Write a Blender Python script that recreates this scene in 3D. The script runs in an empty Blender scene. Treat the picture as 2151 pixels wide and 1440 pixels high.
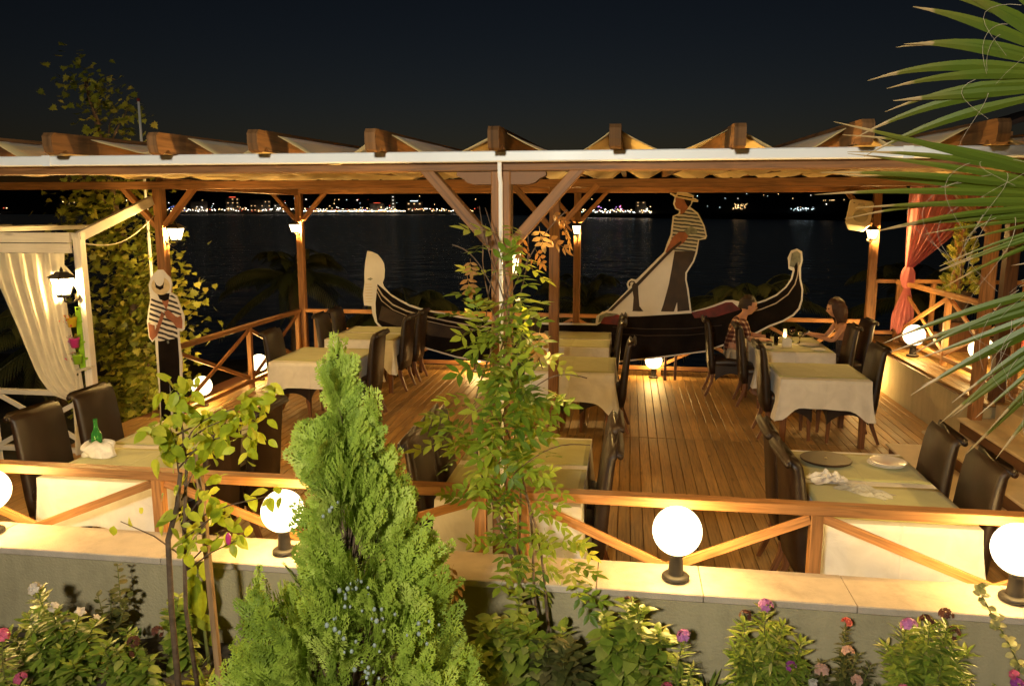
import bpy, bmesh, math, random
import numpy as np
from mathutils import Vector, Matrix, noise as mnoise

R = math.radians
random.seed(7)
rng = np.random.default_rng(7)
scene = bpy.context.scene
C = scene.collection

# ------------------------------------------------------------------ camera
cam = bpy.data.cameras.new('camera')
cam.lens = 27.45; cam.sensor_width = 36.0
cam.clip_start = 0.05; cam.clip_end = 9000
cam_o = bpy.data.objects.new('camera', cam); C.objects.link(cam_o)
cam_o.location = (0, 0, 2.51)
cam_o.rotation_euler = (R(90) - math.atan(275 / 1640), 0, R(8.4))
scene.camera = cam_o

# ------------------------------------------------------------------ sky
world = bpy.data.worlds.new('World'); scene.world = world; world.use_nodes = True
wn = world.node_tree.nodes; wl = world.node_tree.links
bg = wn['Background']
sky = wn.new('ShaderNodeTexSky'); sky.sky_type = 'NISHITA'; sky.sun_disc = False
SUN_EL, SUN_AZ = -5.25, -4.0            # dusk: the sun has set beyond the bay
sky.sun_elevation = R(SUN_EL); sky.sun_rotation = R(SUN_AZ)
sky.air_density = 1.0; sky.dust_density = 1.0; sky.ozone_density = 1.2
wl.new(sky.outputs[0], bg.inputs[0]); bg.inputs[1].default_value = 0.15

sun = bpy.data.lights.new('sun', 'SUN'); sun.energy = 0.05; sun.angle = R(0.5); sun.color = (1.0, 0.8, 0.6)
sun_o = bpy.data.objects.new('sun', sun); C.objects.link(sun_o)
_az, _el = R(SUN_AZ), R(SUN_EL)
_d = Vector((math.sin(_az) * math.cos(_el), math.cos(_az) * math.cos(_el), math.sin(_el)))
sun_o.rotation_euler = (-_d).to_track_quat('-Z', 'Y').to_euler()
sun_o.location = _d * 30

# ------------------------------------------------------------------ exposure
vs = scene.view_settings
vs.view_transform = 'Standard'; vs.look = 'None'; vs.exposure = 0.55; vs.gamma = 1.0
vs.use_curve_mapping = False
cy = scene.cycles
cy.use_denoising = True
cy.max_bounces = 6; cy.diffuse_bounces = 3; cy.glossy_bounces = 3; cy.transmission_bounces = 6
cy.transparent_max_bounces = 8; cy.caustics_reflective = False; cy.caustics_refractive = False
cy.sample_clamp_indirect = 3.0; cy.blur_glossy = 0.5
try:
    cy.use_light_tree = True
    cy.denoising_input_passes = 'RGB_ALBEDO_NORMAL'; cy.denoising_prefilter = 'ACCURATE'
except Exception:
    pass

LAMP = (1.0, 0.61, 0.18)               # colour of the warm bulbs

# ================================================================== materials
M = {}
def new_mat(name):
    m = bpy.data.materials.new(name); m.use_nodes = True
    M[name] = m
    return m, m.node_tree.nodes, m.node_tree.links, m.node_tree.nodes['Principled BSDF']
def nd(n, t, **kw):
    x = n.new(t)
    for k, v in kw.items(): setattr(x, k, v)
    return x
def ramp(n, cols, pos=None):
    r = n.new('ShaderNodeValToRGB'); e = r.color_ramp.elements
    while len(e) < len(cols): e.new(0.5)
    for i, c in enumerate(cols):
        e[i].position = pos[i] if pos else i / (len(cols) - 1)
        e[i].color = (*c, 1)
    return r
def sc(c, k): return tuple(min(1, x * k) for x in c)

def surface(name, col, rough=0.6, var=0.25, scale=6, bump=0.0, bscale=60, metal=0, spec=0.4, sheen=0, coat=0, coord='Object'):
    m, n, l, p = new_mat(name)
    tc = nd(n, 'ShaderNodeTexCoord')
    t = nd(n, 'ShaderNodeTexNoise'); t.inputs['Scale'].default_value = scale; t.inputs['Detail'].default_value = 6
    l.new(tc.outputs[coord], t.inputs['Vector'])
    r = ramp(n, [sc(col, 1 - var), col, sc(col, 1 + var)], [0.3, 0.5, 0.7])
    l.new(t.outputs['Fac'], r.inputs[0]); l.new(r.outputs[0], p.inputs['Base Color'])
    p.inputs['Roughness'].default_value = rough; p.inputs['Metallic'].default_value = metal
    p.inputs['Specular IOR Level'].default_value = spec
    p.inputs['Coat Weight'].default_value = coat
    if sheen: p.inputs['Sheen Weight'].default_value = sheen
    rr = nd(n, 'ShaderNodeMapRange'); rr.inputs[3].default_value = max(0, rough - 0.1); rr.inputs[4].default_value = min(1, rough + 0.1)
    l.new(t.outputs['Fac'], rr.inputs[0]); l.new(rr.outputs[0], p.inputs['Roughness'])
    if bump:
        b = nd(n, 'ShaderNodeBump'); b.inputs['Strength'].default_value = bump; b.inputs['Distance'].default_value = 0.01
        t2 = nd(n, 'ShaderNodeTexNoise'); t2.inputs['Scale'].default_value = bscale; t2.inputs['Detail'].default_value = 8
        l.new(tc.outputs[coord], t2.inputs['Vector']); l.new(t2.outputs['Fac'], b.inputs['Height']); l.new(b.outputs[0], p.inputs['Normal'])
    return m

def masonry(name, col, rough, streak, spots, bump, bscale):
    """plaster or stone with rain streaks, blotches and a tone of its own per slab"""
    m, n, l, p = new_mat(name)
    tc = nd(n, 'ShaderNodeTexCoord'); oi = nd(n, 'ShaderNodeObjectInfo')
    mp = nd(n, 'ShaderNodeMapping'); mp.inputs['Scale'].default_value = (7, 7, 0.9); l.new(tc.outputs['Object'], mp.inputs[0])
    t = nd(n, 'ShaderNodeTexNoise'); t.inputs['Scale'].default_value = 1.6; t.inputs['Detail'].default_value = 7; l.new(mp.outputs[0], t.inputs['Vector'])
    a = nd(n, 'ShaderNodeMapRange'); a.inputs[1].default_value = 0.35; a.inputs[2].default_value = 0.75; a.inputs[3].default_value = 1.0 + streak * 0.3; a.inputs[4].default_value = 1 - streak; l.new(t.outputs['Fac'], a.inputs[0])
    t2 = nd(n, 'ShaderNodeTexNoise'); t2.inputs['Scale'].default_value = 3.2; t2.inputs['Detail'].default_value = 9; t2.inputs['Roughness'].default_value = 0.7; l.new(tc.outputs['Object'], t2.inputs['Vector'])
    b_ = nd(n, 'ShaderNodeMapRange'); b_.inputs[1].default_value = 0.5; b_.inputs[2].default_value = 0.72; b_.inputs[3].default_value = 1.0; b_.inputs[4].default_value = 1 - spots; l.new(t2.outputs['Fac'], b_.inputs[0])
    c_ = nd(n, 'ShaderNodeMapRange'); c_.inputs[3].default_value = 0.88; c_.inputs[4].default_value = 1.08; l.new(oi.outputs['Random'], c_.inputs[0])
    m1 = nd(n, 'ShaderNodeMath', operation='MULTIPLY'); l.new(a.outputs[0], m1.inputs[0]); l.new(b_.outputs[0], m1.inputs[1])
    m2 = nd(n, 'ShaderNodeMath', operation='MULTIPLY'); l.new(m1.outputs[0], m2.inputs[0]); l.new(c_.outputs[0], m2.inputs[1])
    v = nd(n, 'ShaderNodeVectorMath', operation='SCALE'); v.inputs[0].default_value = col; l.new(m2.outputs[0], v.inputs['Scale']); l.new(v.outputs[0], p.inputs['Base Color'])
    p.inputs['Roughness'].default_value = rough; p.inputs['Specular IOR Level'].default_value = 0.3
    t3 = nd(n, 'ShaderNodeTexNoise'); t3.inputs['Scale'].default_value = bscale; t3.inputs['Detail'].default_value = 8; l.new(tc.outputs['Object'], t3.inputs['Vector'])
    bm_ = nd(n, 'ShaderNodeBump'); bm_.inputs['Strength'].default_value = bump; bm_.inputs['Distance'].default_value = 0.01; l.new(t3.outputs['Fac'], bm_.inputs['Height']); l.new(bm_.outputs[0], p.inputs['Normal'])
    return m

def wood(name, col, rough=0.5, contrast=0.45, grain=22, spec=0.4, objvar=0.35):
    m, n, l, p = new_mat(name)
    uv = nd(n, 'ShaderNodeUVMap')
    oi = nd(n, 'ShaderNodeObjectInfo')
    off = nd(n, 'ShaderNodeVectorMath', operation='ADD')
    mul = nd(n, 'ShaderNodeVectorMath', operation='SCALE'); mul.inputs['Scale'].default_value = 37.0
    cmb = nd(n, 'ShaderNodeCombineXYZ')
    for i in range(3): l.new(oi.outputs['Random'], cmb.inputs[i])
    l.new(cmb.outputs[0], mul.inputs[0]); l.new(uv.outputs[0], off.inputs[0]); l.new(mul.outputs[0], off.inputs[1])
    mp = nd(n, 'ShaderNodeMapping'); mp.inputs['Scale'].default_value = (1.6, grain, 1)
    l.new(off.outputs[0], mp.inputs[0])
    t = nd(n, 'ShaderNodeTexNoise'); t.inputs['Scale'].default_value = 2.2; t.inputs['Detail'].default_value = 7; t.inputs['Distortion'].default_value = 0.6
    l.new(mp.outputs[0], t.inputs['Vector'])
    r = ramp(n, [sc(col, 1 - contrast), col, sc(col, 1 + contrast * 0.7)], [0.3, 0.5, 0.72])
    l.new(t.outputs['Fac'], r.inputs[0])
    kn = nd(n, 'ShaderNodeTexVoronoi'); kn.inputs['Scale'].default_value = 1.0; 
    mp2 = nd(n, 'ShaderNodeMapping'); mp2.inputs['Scale'].default_value = (2.2, 6.5, 1)
    l.new(off.outputs[0], mp2.inputs[0]); l.new(mp2.outputs[0], kn.inputs['Vector'])
    kr = nd(n, 'ShaderNodeMapRange'); kr.inputs[1].default_value = 0.05; kr.inputs[2].default_value = 0.16; kr.inputs[3].default_value = 0.55; kr.inputs[4].default_value = 1.0
    l.new(kn.outputs['Distance'], kr.inputs[0])
    # per-board tone
    ov = nd(n, 'ShaderNodeMapRange'); ov.inputs[3].default_value = 1 - objvar; ov.inputs[4].default_value = 1 + objvar * 0.6
    l.new(oi.outputs['Random'], ov.inputs[0])
    mm = nd(n, 'ShaderNodeMath', operation='MULTIPLY'); l.new(kr.outputs[0], mm.inputs[0]); l.new(ov.outputs[0], mm.inputs[1])
    # large soft wear
    tc = nd(n, 'ShaderNodeTexCoord'); w = nd(n, 'ShaderNodeTexNoise'); w.inputs['Scale'].default_value = 1.7; w.inputs['Detail'].default_value = 5
    l.new(tc.outputs['Object'], w.inputs['Vector'])
    wr = nd(n, 'ShaderNodeMapRange'); wr.inputs[1].default_value = 0.3; wr.inputs[2].default_value = 0.7; wr.inputs[3].default_value = 0.78; wr.inputs[4].default_value = 1.1
    l.new(w.outputs['Fac'], wr.inputs[0])
    m2 = nd(n, 'ShaderNodeMath', operation='MULTIPLY'); l.new(mm.outputs[0], m2.inputs[0]); l.new(wr.outputs[0], m2.inputs[1])
    fin = nd(n, 'ShaderNodeVectorMath', operation='SCALE'); l.new(r.outputs[0], fin.inputs[0]); l.new(m2.outputs[0], fin.inputs['Scale'])
    l.new(fin.outputs[0], p.inputs['Base Color'])
    rr = nd(n, 'ShaderNodeMapRange'); rr.inputs[3].default_value = rough - 0.12; rr.inputs[4].default_value = rough + 0.15
    l.new(t.outputs['Fac'], rr.inputs[0]); l.new(rr.outputs[0], p.inputs['Roughness'])
    p.inputs['Specular IOR Level'].default_value = spec
    b = nd(n, 'ShaderNodeBump'); b.inputs['Strength'].default_value = 0.25; b.inputs['Distance'].default_value = 0.004
    l.new(t.outputs['Fac'], b.inputs['Height']); l.new(b.outputs[0], p.inputs['Normal'])
    return m

def leafmat(name, cols, trans=0.35, rough=0.45, spec=0.35):
    """cols: darker .. lighter; picked per leaf by the face attribute rnd"""
    m, n, l, p = new_mat(name)
    at = nd(n, 'ShaderNodeAttribute', attribute_name='rnd')
    r = ramp(n, cols); l.new(at.outputs['Fac'], r.inputs[0])
    tc = nd(n, 'ShaderNodeTexCoord'); t = nd(n, 'ShaderNodeTexNoise'); t.inputs['Scale'].default_value = 35; t.inputs['Detail'].default_value = 3
    l.new(tc.outputs['Object'], t.inputs['Vector'])
    mr = nd(n, 'ShaderNodeMapRange'); mr.inputs[3].default_value = 0.7; mr.inputs[4].default_value = 1.3; l.new(t.outputs['Fac'], mr.inputs[0])
    s = nd(n, 'ShaderNodeVectorMath', operation='SCALE'); l.new(r.outputs[0], s.inputs[0]); l.new(mr.outputs[0], s.inputs['Scale'])
    l.new(s.outputs[0], p.inputs['Base Color']); p.inputs['Roughness'].default_value = rough; p.inputs['Specular IOR Level'].default_value = spec
    tr = nd(n, 'ShaderNodeBsdfTranslucent'); l.new(s.outputs[0], tr.inputs[0])
    mx = nd(n, 'ShaderNodeMixShader'); mx.inputs[0].default_value = trans
    l.new(p.outputs[0], mx.inputs[1]); l.new(tr.outputs[0], mx.inputs[2])
    l.new(mx.outputs[0], n['Material Output'].inputs[0])
    return m

def cloth(name, col, trans=0.0, rough=0.85, wrinkle=0.35, wscale=7, alpha=1.0, crease=0):
    m, n, l, p = new_mat(name)
    tc = nd(n, 'ShaderNodeTexCoord')
    t = nd(n, 'ShaderNodeTexNoise'); t.inputs['Scale'].default_value = wscale; t.inputs['Detail'].default_value = 4; t.inputs['Distortion'].default_value = 0.8
    l.new(tc.outputs['Object'], t.inputs['Vector'])
    wv = nd(n, 'ShaderNodeTexNoise'); wv.inputs['Scale'].default_value = 600; l.new(tc.outputs['Object'], wv.inputs['Vector'])
    ad = nd(n, 'ShaderNodeMath', operation='MULTIPLY_ADD'); ad.inputs[1].default_value = 0.05; l.new(wv.outputs['Fac'], ad.inputs[0]); l.new(t.outputs['Fac'], ad.inputs[2])
    r = ramp(n, [sc(col, 0.86), col], [0.3, 0.7]); l.new(t.outputs['Fac'], r.inputs[0]); l.new(r.outputs[0], p.inputs['Base Color'])
    p.inputs['Roughness'].default_value = rough; p.inputs['Specular IOR Level'].default_value = 0.2; p.inputs['Sheen Weight'].default_value = 0.15
    hgt = ad.outputs[0]
    if crease:                                             # ironed-in fold lines
        sx = nd(n, 'ShaderNodeSeparateXYZ'); l.new(tc.outputs['Object'], sx.inputs[0])
        for ax in (0, 1):
            pp = nd(n, 'ShaderNodeMath', operation='PINGPONG'); pp.inputs[1].default_value = crease; l.new(sx.outputs[ax], pp.inputs[0])
            lt = nd(n, 'ShaderNodeMapRange'); lt.inputs[1].default_value = 0.0; lt.inputs[2].default_value = 0.012; lt.inputs[3].default_value = 0.35; lt.inputs[4].default_value = 0.0; l.new(pp.outputs[0], lt.inputs[0])
            am = nd(n, 'ShaderNodeMath', operation='ADD'); l.new(hgt, am.inputs[0]); l.new(lt.outputs[0], am.inputs[1]); hgt = am.outputs[0]
    b = nd(n, 'ShaderNodeBump'); b.inputs['Strength'].default_value = wrinkle; b.inputs['Distance'].default_value = 0.02
    l.new(hgt, b.inputs['Height']); l.new(b.outputs[0], p.inputs['Normal'])
    out = n['Material Output']; sh = p.outputs[0]
    if trans:
        tr = nd(n, 'ShaderNodeBsdfTranslucent'); l.new(r.outputs[0], tr.inputs[0])
        mx = nd(n, 'ShaderNodeMixShader'); mx.inputs[0].default_value = trans
        l.new(sh, mx.inputs[1]); l.new(tr.outputs[0], mx.inputs[2]); sh = mx.outputs[0]
    if alpha < 1:
        tp = nd(n, 'ShaderNodeBsdfTransparent'); mx = nd(n, 'ShaderNodeMixShader'); mx.inputs[0].default_value = alpha
        l.new(tp.outputs[0], mx.inputs[1]); l.new(sh, mx.inputs[2]); sh = mx.outputs[0]
    l.new(sh, out.inputs[0])
    return m

def glow(name, col, strength):
    m, n, l, p = new_mat(name)
    n.remove(p)
    e = nd(n, 'ShaderNodeEmission'); e.inputs[0].default_value = (*col, 1); e.inputs[1].default_value = strength
    l.new(e.outputs[0], n['Material Output'].inputs[0])
    return m

def glass(name, col, rough=0.03):
    m, n, l, p = new_mat(name)
    p.inputs['Base Color'].default_value = (*col, 1); p.inputs['Transmission Weight'].default_value = 1; p.inputs['Roughness'].default_value = rough
    p.inputs['IOR'].default_value = 1.45
    return m

def stripes(name, a, b, freq, slope=0.0, waver=0.25):
    """printed stripes across z, following the drawing's folds"""
    m, n, l, p = new_mat(name)
    tc = nd(n, 'ShaderNodeTexCoord'); sx = nd(n, 'ShaderNodeSeparateXYZ'); l.new(tc.outputs['Object'], sx.inputs[0])
    t = nd(n, 'ShaderNodeTexNoise'); t.inputs['Scale'].default_value = 9; l.new(tc.outputs['Object'], t.inputs['Vector'])
    ma = nd(n, 'ShaderNodeMath', operation='MULTIPLY_ADD'); ma.inputs[1].default_value = slope; l.new(sx.outputs[0], ma.inputs[0]); l.new(sx.outputs[2], ma.inputs[2])
    mb = nd(n, 'ShaderNodeMath', operation='MULTIPLY'); mb.inputs[1].default_value = freq; l.new(ma.outputs[0], mb.inputs[0])
    mc = nd(n, 'ShaderNodeMath', operation='MULTIPLY_ADD'); mc.inputs[1].default_value = waver * 2; l.new(t.outputs['Fac'], mc.inputs[0]); l.new(mb.outputs[0], mc.inputs[2])
    fr = nd(n, 'ShaderNodeMath', operation='FRACT'); l.new(mc.outputs[0], fr.inputs[0])
    r = ramp(n, [a, a, b, b], [0, 0.42, 0.5, 0.95]); l.new(fr.outputs[0], r.inputs[0]); l.new(r.outputs[0], p.inputs['Base Color'])
    p.inputs['Roughness'].default_value = 0.6
    return m

def plaid(name):
    m, n, l, p = new_mat(name)
    tc = nd(n, 'ShaderNodeTexCoord'); sx = nd(n, 'ShaderNodeSeparateXYZ'); l.new(tc.outputs['Object'], sx.inputs[0])
    def band(o, f, ph):
        a = nd(n, 'ShaderNodeMath', operation='MULTIPLY_ADD'); a.inputs[1].default_value = f; a.inputs[2].default_value = ph; l.new(o, a.inputs[0])
        b = nd(n, 'ShaderNodeMath', operation='FRACT'); l.new(a.outputs[0], b.inputs[0])
        c = nd(n, 'ShaderNodeMath', operation='GREATER_THAN'); c.inputs[1].default_value = 0.62; l.new(b.outputs[0], c.inputs[0]); return c
    h = band(sx.outputs[2], 16, 0.1)
    xy = nd(n, 'ShaderNodeMath', operation='ADD'); l.new(sx.outputs[0], xy.inputs[0]); l.new(sx.outputs[1], xy.inputs[1])
    v = band(xy.outputs[0], 14, 0.3)
    s = nd(n, 'ShaderNodeMath', operation='ADD'); l.new(h.outputs[0], s.inputs[0]); l.new(v.outputs[0], s.inputs[1])
    d = nd(n, 'ShaderNodeMath', operation='DIVIDE'); d.inputs[1].default_value = 2; l.new(s.outputs[0], d.inputs[0])
    r = ramp(n, [(0.06, 0.014, 0.012), (0.22, 0.10, 0.06), (0.62, 0.50, 0.36)], [0, 0.5, 1]); l.new(d.outputs[0], r.inputs[0]); l.new(r.outputs[0], p.inputs['Base Color'])
    p.inputs['Roughness'].default_value = 0.9
    return m

wood('wood_rail', (0.46, 0.215, 0.075), 0.5)
wood('wood_beam', (0.30, 0.135, 0.048), 0.6)
wood('wood_deck', (0.40, 0.228, 0.078), 0.52, contrast=0.4, grain=30, spec=0.4, objvar=0.28)
wood('wood_rafter', (0.20, 0.095, 0.036), 0.75, spec=0.2)
wood('wood_dark', (0.11, 0.045, 0.02), 0.45, objvar=0.1)
wood('wood_chair_leg', (0.17, 0.07, 0.03), 0.4, objvar=0.1)
wood('wood_stake', (0.42, 0.25, 0.12), 0.8, objvar=0.2)
wood('white_paint_wood', (0.74, 0.70, 0.62), 0.55, contrast=0.1, objvar=0.08)
masonry('plaster', (0.50, 0.425, 0.26), 0.9, 0.13, 0.2, 0.5, 70)
masonry('coping_stone', (0.60, 0.50, 0.40), 0.7, 0.12, 0.30, 0.3, 110)
surface('step_stone', (0.62, 0.50, 0.34), 0.7, 0.15, 4, 0.2, 90)
surface('soil', (0.10, 0.075, 0.05), 0.95, 0.5, 7, 1.0, 25)
surface('ground_dark', (0.05, 0.045, 0.03), 0.95, 0.5, 1.5, 0.6, 12)
surface('hill_scrub', (0.035, 0.04, 0.025), 1.0, 0.4, 0.02)
surface('far_wall', (0.22, 0.20, 0.17), 0.9, 0.2, 0.05)
surface('leather', (0.017, 0.008, 0.005), 0.42, 0.35, 9, 0.18, 140, spec=0.5)
cloth('white_cloth', (0.80, 0.775, 0.73), 0.12, wrinkle=0.5, crease=0.24)
cloth('runner_cloth', (0.46, 0.46, 0.22), 0.0, wrinkle=0.5, wscale=5, crease=0.21)
cloth('napkin_cloth', (0.8, 0.79, 0.77), 0.1, wrinkle=0.6, wscale=22)
cloth('canopy_cloth', (0.90, 0.68, 0.32), 0.3, wrinkle=0.5, wscale=4)
cloth('sheer_cloth', (0.90, 0.87, 0.78), 0.5, wrinkle=0.2, alpha=0.86)
cloth('pink_sheer', (0.90, 0.33, 0.33), 0.5, wrinkle=0.2, alpha=0.85)
surface('gutter_white', (0.88, 0.87, 0.86), 0.4, 0.05, 3)
surface('grey_cast', (0.03, 0.026, 0.022), 0.5, 0.2, 12)
surface('black_iron', (0.02, 0.018, 0.015), 0.45, 0.3, 30, metal=0.6)
surface('board_white', (0.72, 0.70, 0.66), 0.6, 0.06, 4)
surface('print_black', (0.010, 0.007, 0.006), 0.7, 0.5, 5, spec=0.08)
surface('print_brown', (0.035, 0.02, 0.011), 0.6, 0.5, 6)
surface('print_red', (0.13, 0.010, 0.008), 0.5, 0.5, 6)
surface('print_skin', (0.30, 0.11, 0.06), 0.6, 0.3, 8)
surface('print_skin_pale', (0.36, 0.21, 0.13), 0.6, 0.3, 8)
surface('print_straw', (0.62, 0.50, 0.30), 0.7, 0.15, 20)
surface('print_grey', (0.20, 0.22, 0.18), 0.6, 0.4, 14)
surface('print_line', (0.50, 0.42, 0.33), 0.5, 0.2, 14)
stripes('print_stripe_gondolier', (0.04, 0.05, 0.07), (0.52, 0.52, 0.48), 19, 0.12)
stripes('print_stripe_singer', (0.02, 0.015, 0.02), (0.70, 0.66, 0.60), 17, 0.30)
plaid('plaid_shirt')
surface('skin', (0.46, 0.235, 0.145), 0.5, 0.12, 14, spec=0.4)
surface('hair_brown', (0.022, 0.010, 0.005), 0.5, 0.4, 60, 0.6, 160)
surface('hair_auburn', (0.035, 0.011, 0.005), 0.45, 0.4, 60, 0.6, 160)
surface('shorts_cloth', (0.42, 0.36, 0.27), 0.9, 0.1, 10)
surface('floral_cloth', (0.05, 0.04, 0.045), 0.9, 0.9, 40)
surface('porcelain', (0.80, 0.78, 0.74), 0.18, 0.03, 5, spec=0.6)
surface('tray_wood', (0.05, 0.03, 0.018), 0.45, 0.4, 12)
surface('plastic_black', (0.012, 0.012, 0.012), 0.35, 0.2, 10)
surface('plastic_cream', (0.66, 0.60, 0.46), 0.45, 0.06, 6)
surface('speaker_mesh', (0.40, 0.36, 0.27), 0.6, 0.25, 300)
surface('pot_yellow', (0.72, 0.52, 0.03), 0.35, 0.1, 8)
surface('pot_pink', (0.62, 0.05, 0.28), 0.35, 0.1, 8)
surface('pot_green', (0.30, 0.58, 0.03), 0.35, 0.1, 8)
surface('pot_dark', (0.05, 0.03, 0.02), 0.6, 0.3, 8)
surface('roof_tile', (0.05, 0.025, 0.018), 0.8, 0.4, 8)
surface('rope', (0.6, 0.52, 0.38), 0.9, 0.2, 60)
surface('bark', (0.14, 0.09, 0.055), 0.9, 0.45, 14, 0.8, 50)
surface('stem_green', (0.14, 0.15, 0.04), 0.7, 0.3, 20)
surface('stone_brown', (0.20, 0.14, 0.10), 0.9, 0.4, 9, 0.8, 30)
surface('berry', (0.30, 0.36, 0.33), 0.6, 0.25, 60)
surface('beer', (0.55, 0.30, 0.04), 0.3, 0.1, 8)
m_b = glass('bottle_glass', (0.10, 0.62, 0.12)); m_b.node_tree.nodes['Principled BSDF'].inputs['Transmission Weight'].default_value = 0.75
glass('clear_glass', (0.95, 0.95, 0.93))
M['film'] = cloth('film', (0.75, 0.76, 0.76), 0.2, rough=0.25, wrinkle=0.9, wscale=30, alpha=0.55)
leafmat('thuja_leaf', [(0.17, 0.25, 0.03), (0.32, 0.44, 0.05), (0.45, 0.57, 0.08), (0.54, 0.64, 0.13)], 0.25, 0.55)
leafmat('vine_leaf', [(0.09, 0.17, 0.016), (0.20, 0.30, 0.025), (0.33, 0.41, 0.04), (0.45, 0.45, 0.07)], 0.35)
leafmat('dry_leaf', [(0.30, 0.13, 0.03), (0.42, 0.20, 0.05), (0.45, 0.28, 0.10)], 0.35, 0.6)
leafmat('sapling_leaf', [(0.24, 0.33, 0.02), (0.40, 0.50, 0.035), (0.56, 0.58, 0.07)], 0.45)
leafmat('bush_leaf', [(0.10, 0.16, 0.02), (0.20, 0.29, 0.035), (0.33, 0.39, 0.06), (0.50, 0.47, 0.16)], 0.25, 0.32, 0.5)
leafmat('rose_leaf', [(0.06, 0.075, 0.02), (0.11, 0.12, 0.035), (0.17, 0.15, 0.06)], 0.25)
leafmat('lime_leaf', [(0.24, 0.32, 0.02), (0.36, 0.42, 0.04)], 0.5)
leafmat('pale_leaf', [(0.22, 0.25, 0.08), (0.42, 0.40, 0.20)], 0.3)
leafmat('tree_leaf', [(0.10, 0.125, 0.016), (0.22, 0.25, 0.028), (0.36, 0.36, 0.05), (0.50, 0.44, 0.08)], 0.3)
leafmat('dark_palm_leaf', [(0.04, 0.05, 0.015), (0.09, 0.09, 0.03)], 0.2)
leafmat('petal_white', [(0.62, 0.55, 0.48), (0.8, 0.75, 0.68)], 0.3)
leafmat('petal_pink', [(0.62, 0.10, 0.22), (0.75, 0.20, 0.35)], 0.3)
leafmat('petal_lilac', [(0.45, 0.14, 0.42), (0.62, 0.26, 0.58)], 0.3)
leafmat('petal_purple', [(0.34, 0.05, 0.34), (0.5, 0.12, 0.48)], 0.3)
leafmat('petal_coral', [(0.7, 0.11, 0.09), (0.75, 0.2, 0.14)], 0.3)
leafmat('petal_peach', [(0.72, 0.42, 0.32), (0.78, 0.52, 0.42)], 0.3)
leafmat('petal_yellow', [(0.7, 0.52, 0.02), (0.8, 0.62, 0.04)], 0.3)
leafmat('seed_head', [(0.07, 0.022, 0.016), (0.14, 0.05, 0.03)], 0.1, 0.8)
leafmat('orchid_petal', [(0.65, 0.10, 0.05), (0.8, 0.3, 0.1)], 0.3)
OPAL = (1.0, 0.80, 0.46)                # the same light seen through opal glass
def lit_glass(name, col, strength):
    """glowing glass that lets the light of its bulb out"""
    m = glow(name, col, strength); n_, l_ = m.node_tree.nodes, m.node_tree.links
    tr_ = n_.new('ShaderNodeBsdfTransparent'); ad_ = n_.new('ShaderNodeAddShader'); em_ = [q for q in n_ if q.type == 'EMISSION'][0]
    l_.new(em_.outputs[0], ad_.inputs[0]); l_.new(tr_.outputs[0], ad_.inputs[1]); l_.new(ad_.outputs[0], n_['Material Output'].inputs[0])
lit_glass('lantern_glow', OPAL, 2.6)
lit_glass('globe_glow', OPAL, 1.8)
glow('candle_glow', (1.0, 0.6, 0.22), 8.0)
lit_glass('added_lamp_glow', (1.0, 0.94, 0.76), 3.0)
glow('window_warm', (1.0, 0.6, 0.25), 0.9)
glow('window_white', (1.0, 0.9, 0.75), 1.2)
glow('window_blue', (0.2, 0.3, 1.0), 1.2)
glow('light_white', (1.0, 0.90, 0.74), 6.5)
glow('light_warm', (1.0, 0.60, 0.24), 5.5)
glow('light_red', (1.0, 0.12, 0.05), 1.6)
glow('light_blue', (0.15, 0.25, 1.0), 2.5)
glow('light_violet', (0.75, 0.35, 1.0), 2.5)
glow('light_cold', (0.75, 0.95, 1.0), 4.0)

# palm blade: green, paling to dry straw at the tips (uv.x runs from hub to tip)
m, n, l, p = new_mat('palm_blade')
uv = nd(n, 'ShaderNodeUVMap'); sx = nd(n, 'ShaderNodeSeparateXYZ'); l.new(uv.outputs[0], sx.inputs[0])
tc = nd(n, 'ShaderNodeTexCoord'); t = nd(n, 'ShaderNodeTexNoise'); t.inputs['Scale'].default_value = 14; l.new(tc.outputs['Object'], t.inputs['Vector'])
ad = nd(n, 'ShaderNodeMath', operation='MULTIPLY_ADD'); ad.inputs[1].default_value = 0.22; l.new(t.outputs['Fac'], ad.inputs[0]); l.new(sx.outputs[0], ad.inputs[2])
r = ramp(n, [(0.085, 0.11, 0.010), (0.075, 0.115, 0.011), (0.14, 0.14, 0.022), (0.40, 0.28, 0.13)], [0.2, 0.75, 0.98, 1.0]); l.new(ad.outputs[0], r.inputs[0])
l.new(r.outputs[0], p.inputs['Base Color']); p.inputs['Roughness'].default_value = 0.42
tr = nd(n, 'ShaderNodeBsdfTranslucent'); l.new(r.outputs[0], tr.inputs[0]); mx = nd(n, 'ShaderNodeMixShader'); mx.inputs[0].default_value = 0.25
l.new(p.outputs[0], mx.inputs[1]); l.new(tr.outputs[0], mx.inputs[2]); l.new(mx.outputs[0], n['Material Output'].inputs[0])
surface('palm_thread', (0.42, 0.34, 0.24), 0.9, 0.2, 30)

# sea
m, n, l, p = new_mat('sea')
p.inputs['Base Color'].default_value = (0.006, 0.008, 0.010, 1); p.inputs['Roughness'].default_value = 0.21; p.inputs['IOR'].default_value = 1.33
tc = nd(n, 'ShaderNodeTexCoord'); mp = nd(n, 'ShaderNodeMapping'); mp.inputs['Scale'].default_value = (1, 1, 1); l.new(tc.outputs['Object'], mp.inputs[0])
t = nd(n, 'ShaderNodeTexNoise'); t.inputs['Scale'].default_value = 0.35; t.inputs['Detail'].default_value = 5; l.new(mp.outputs[0], t.inputs['Vector'])
b = nd(n, 'ShaderNodeBump'); b.inputs['Strength'].default_value = 0.7; b.inputs['Distance'].default_value = 0.35; l.new(t.outputs['Fac'], b.inputs['Height']); l.new(b.outputs[0], p.inputs['Normal'])

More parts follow.
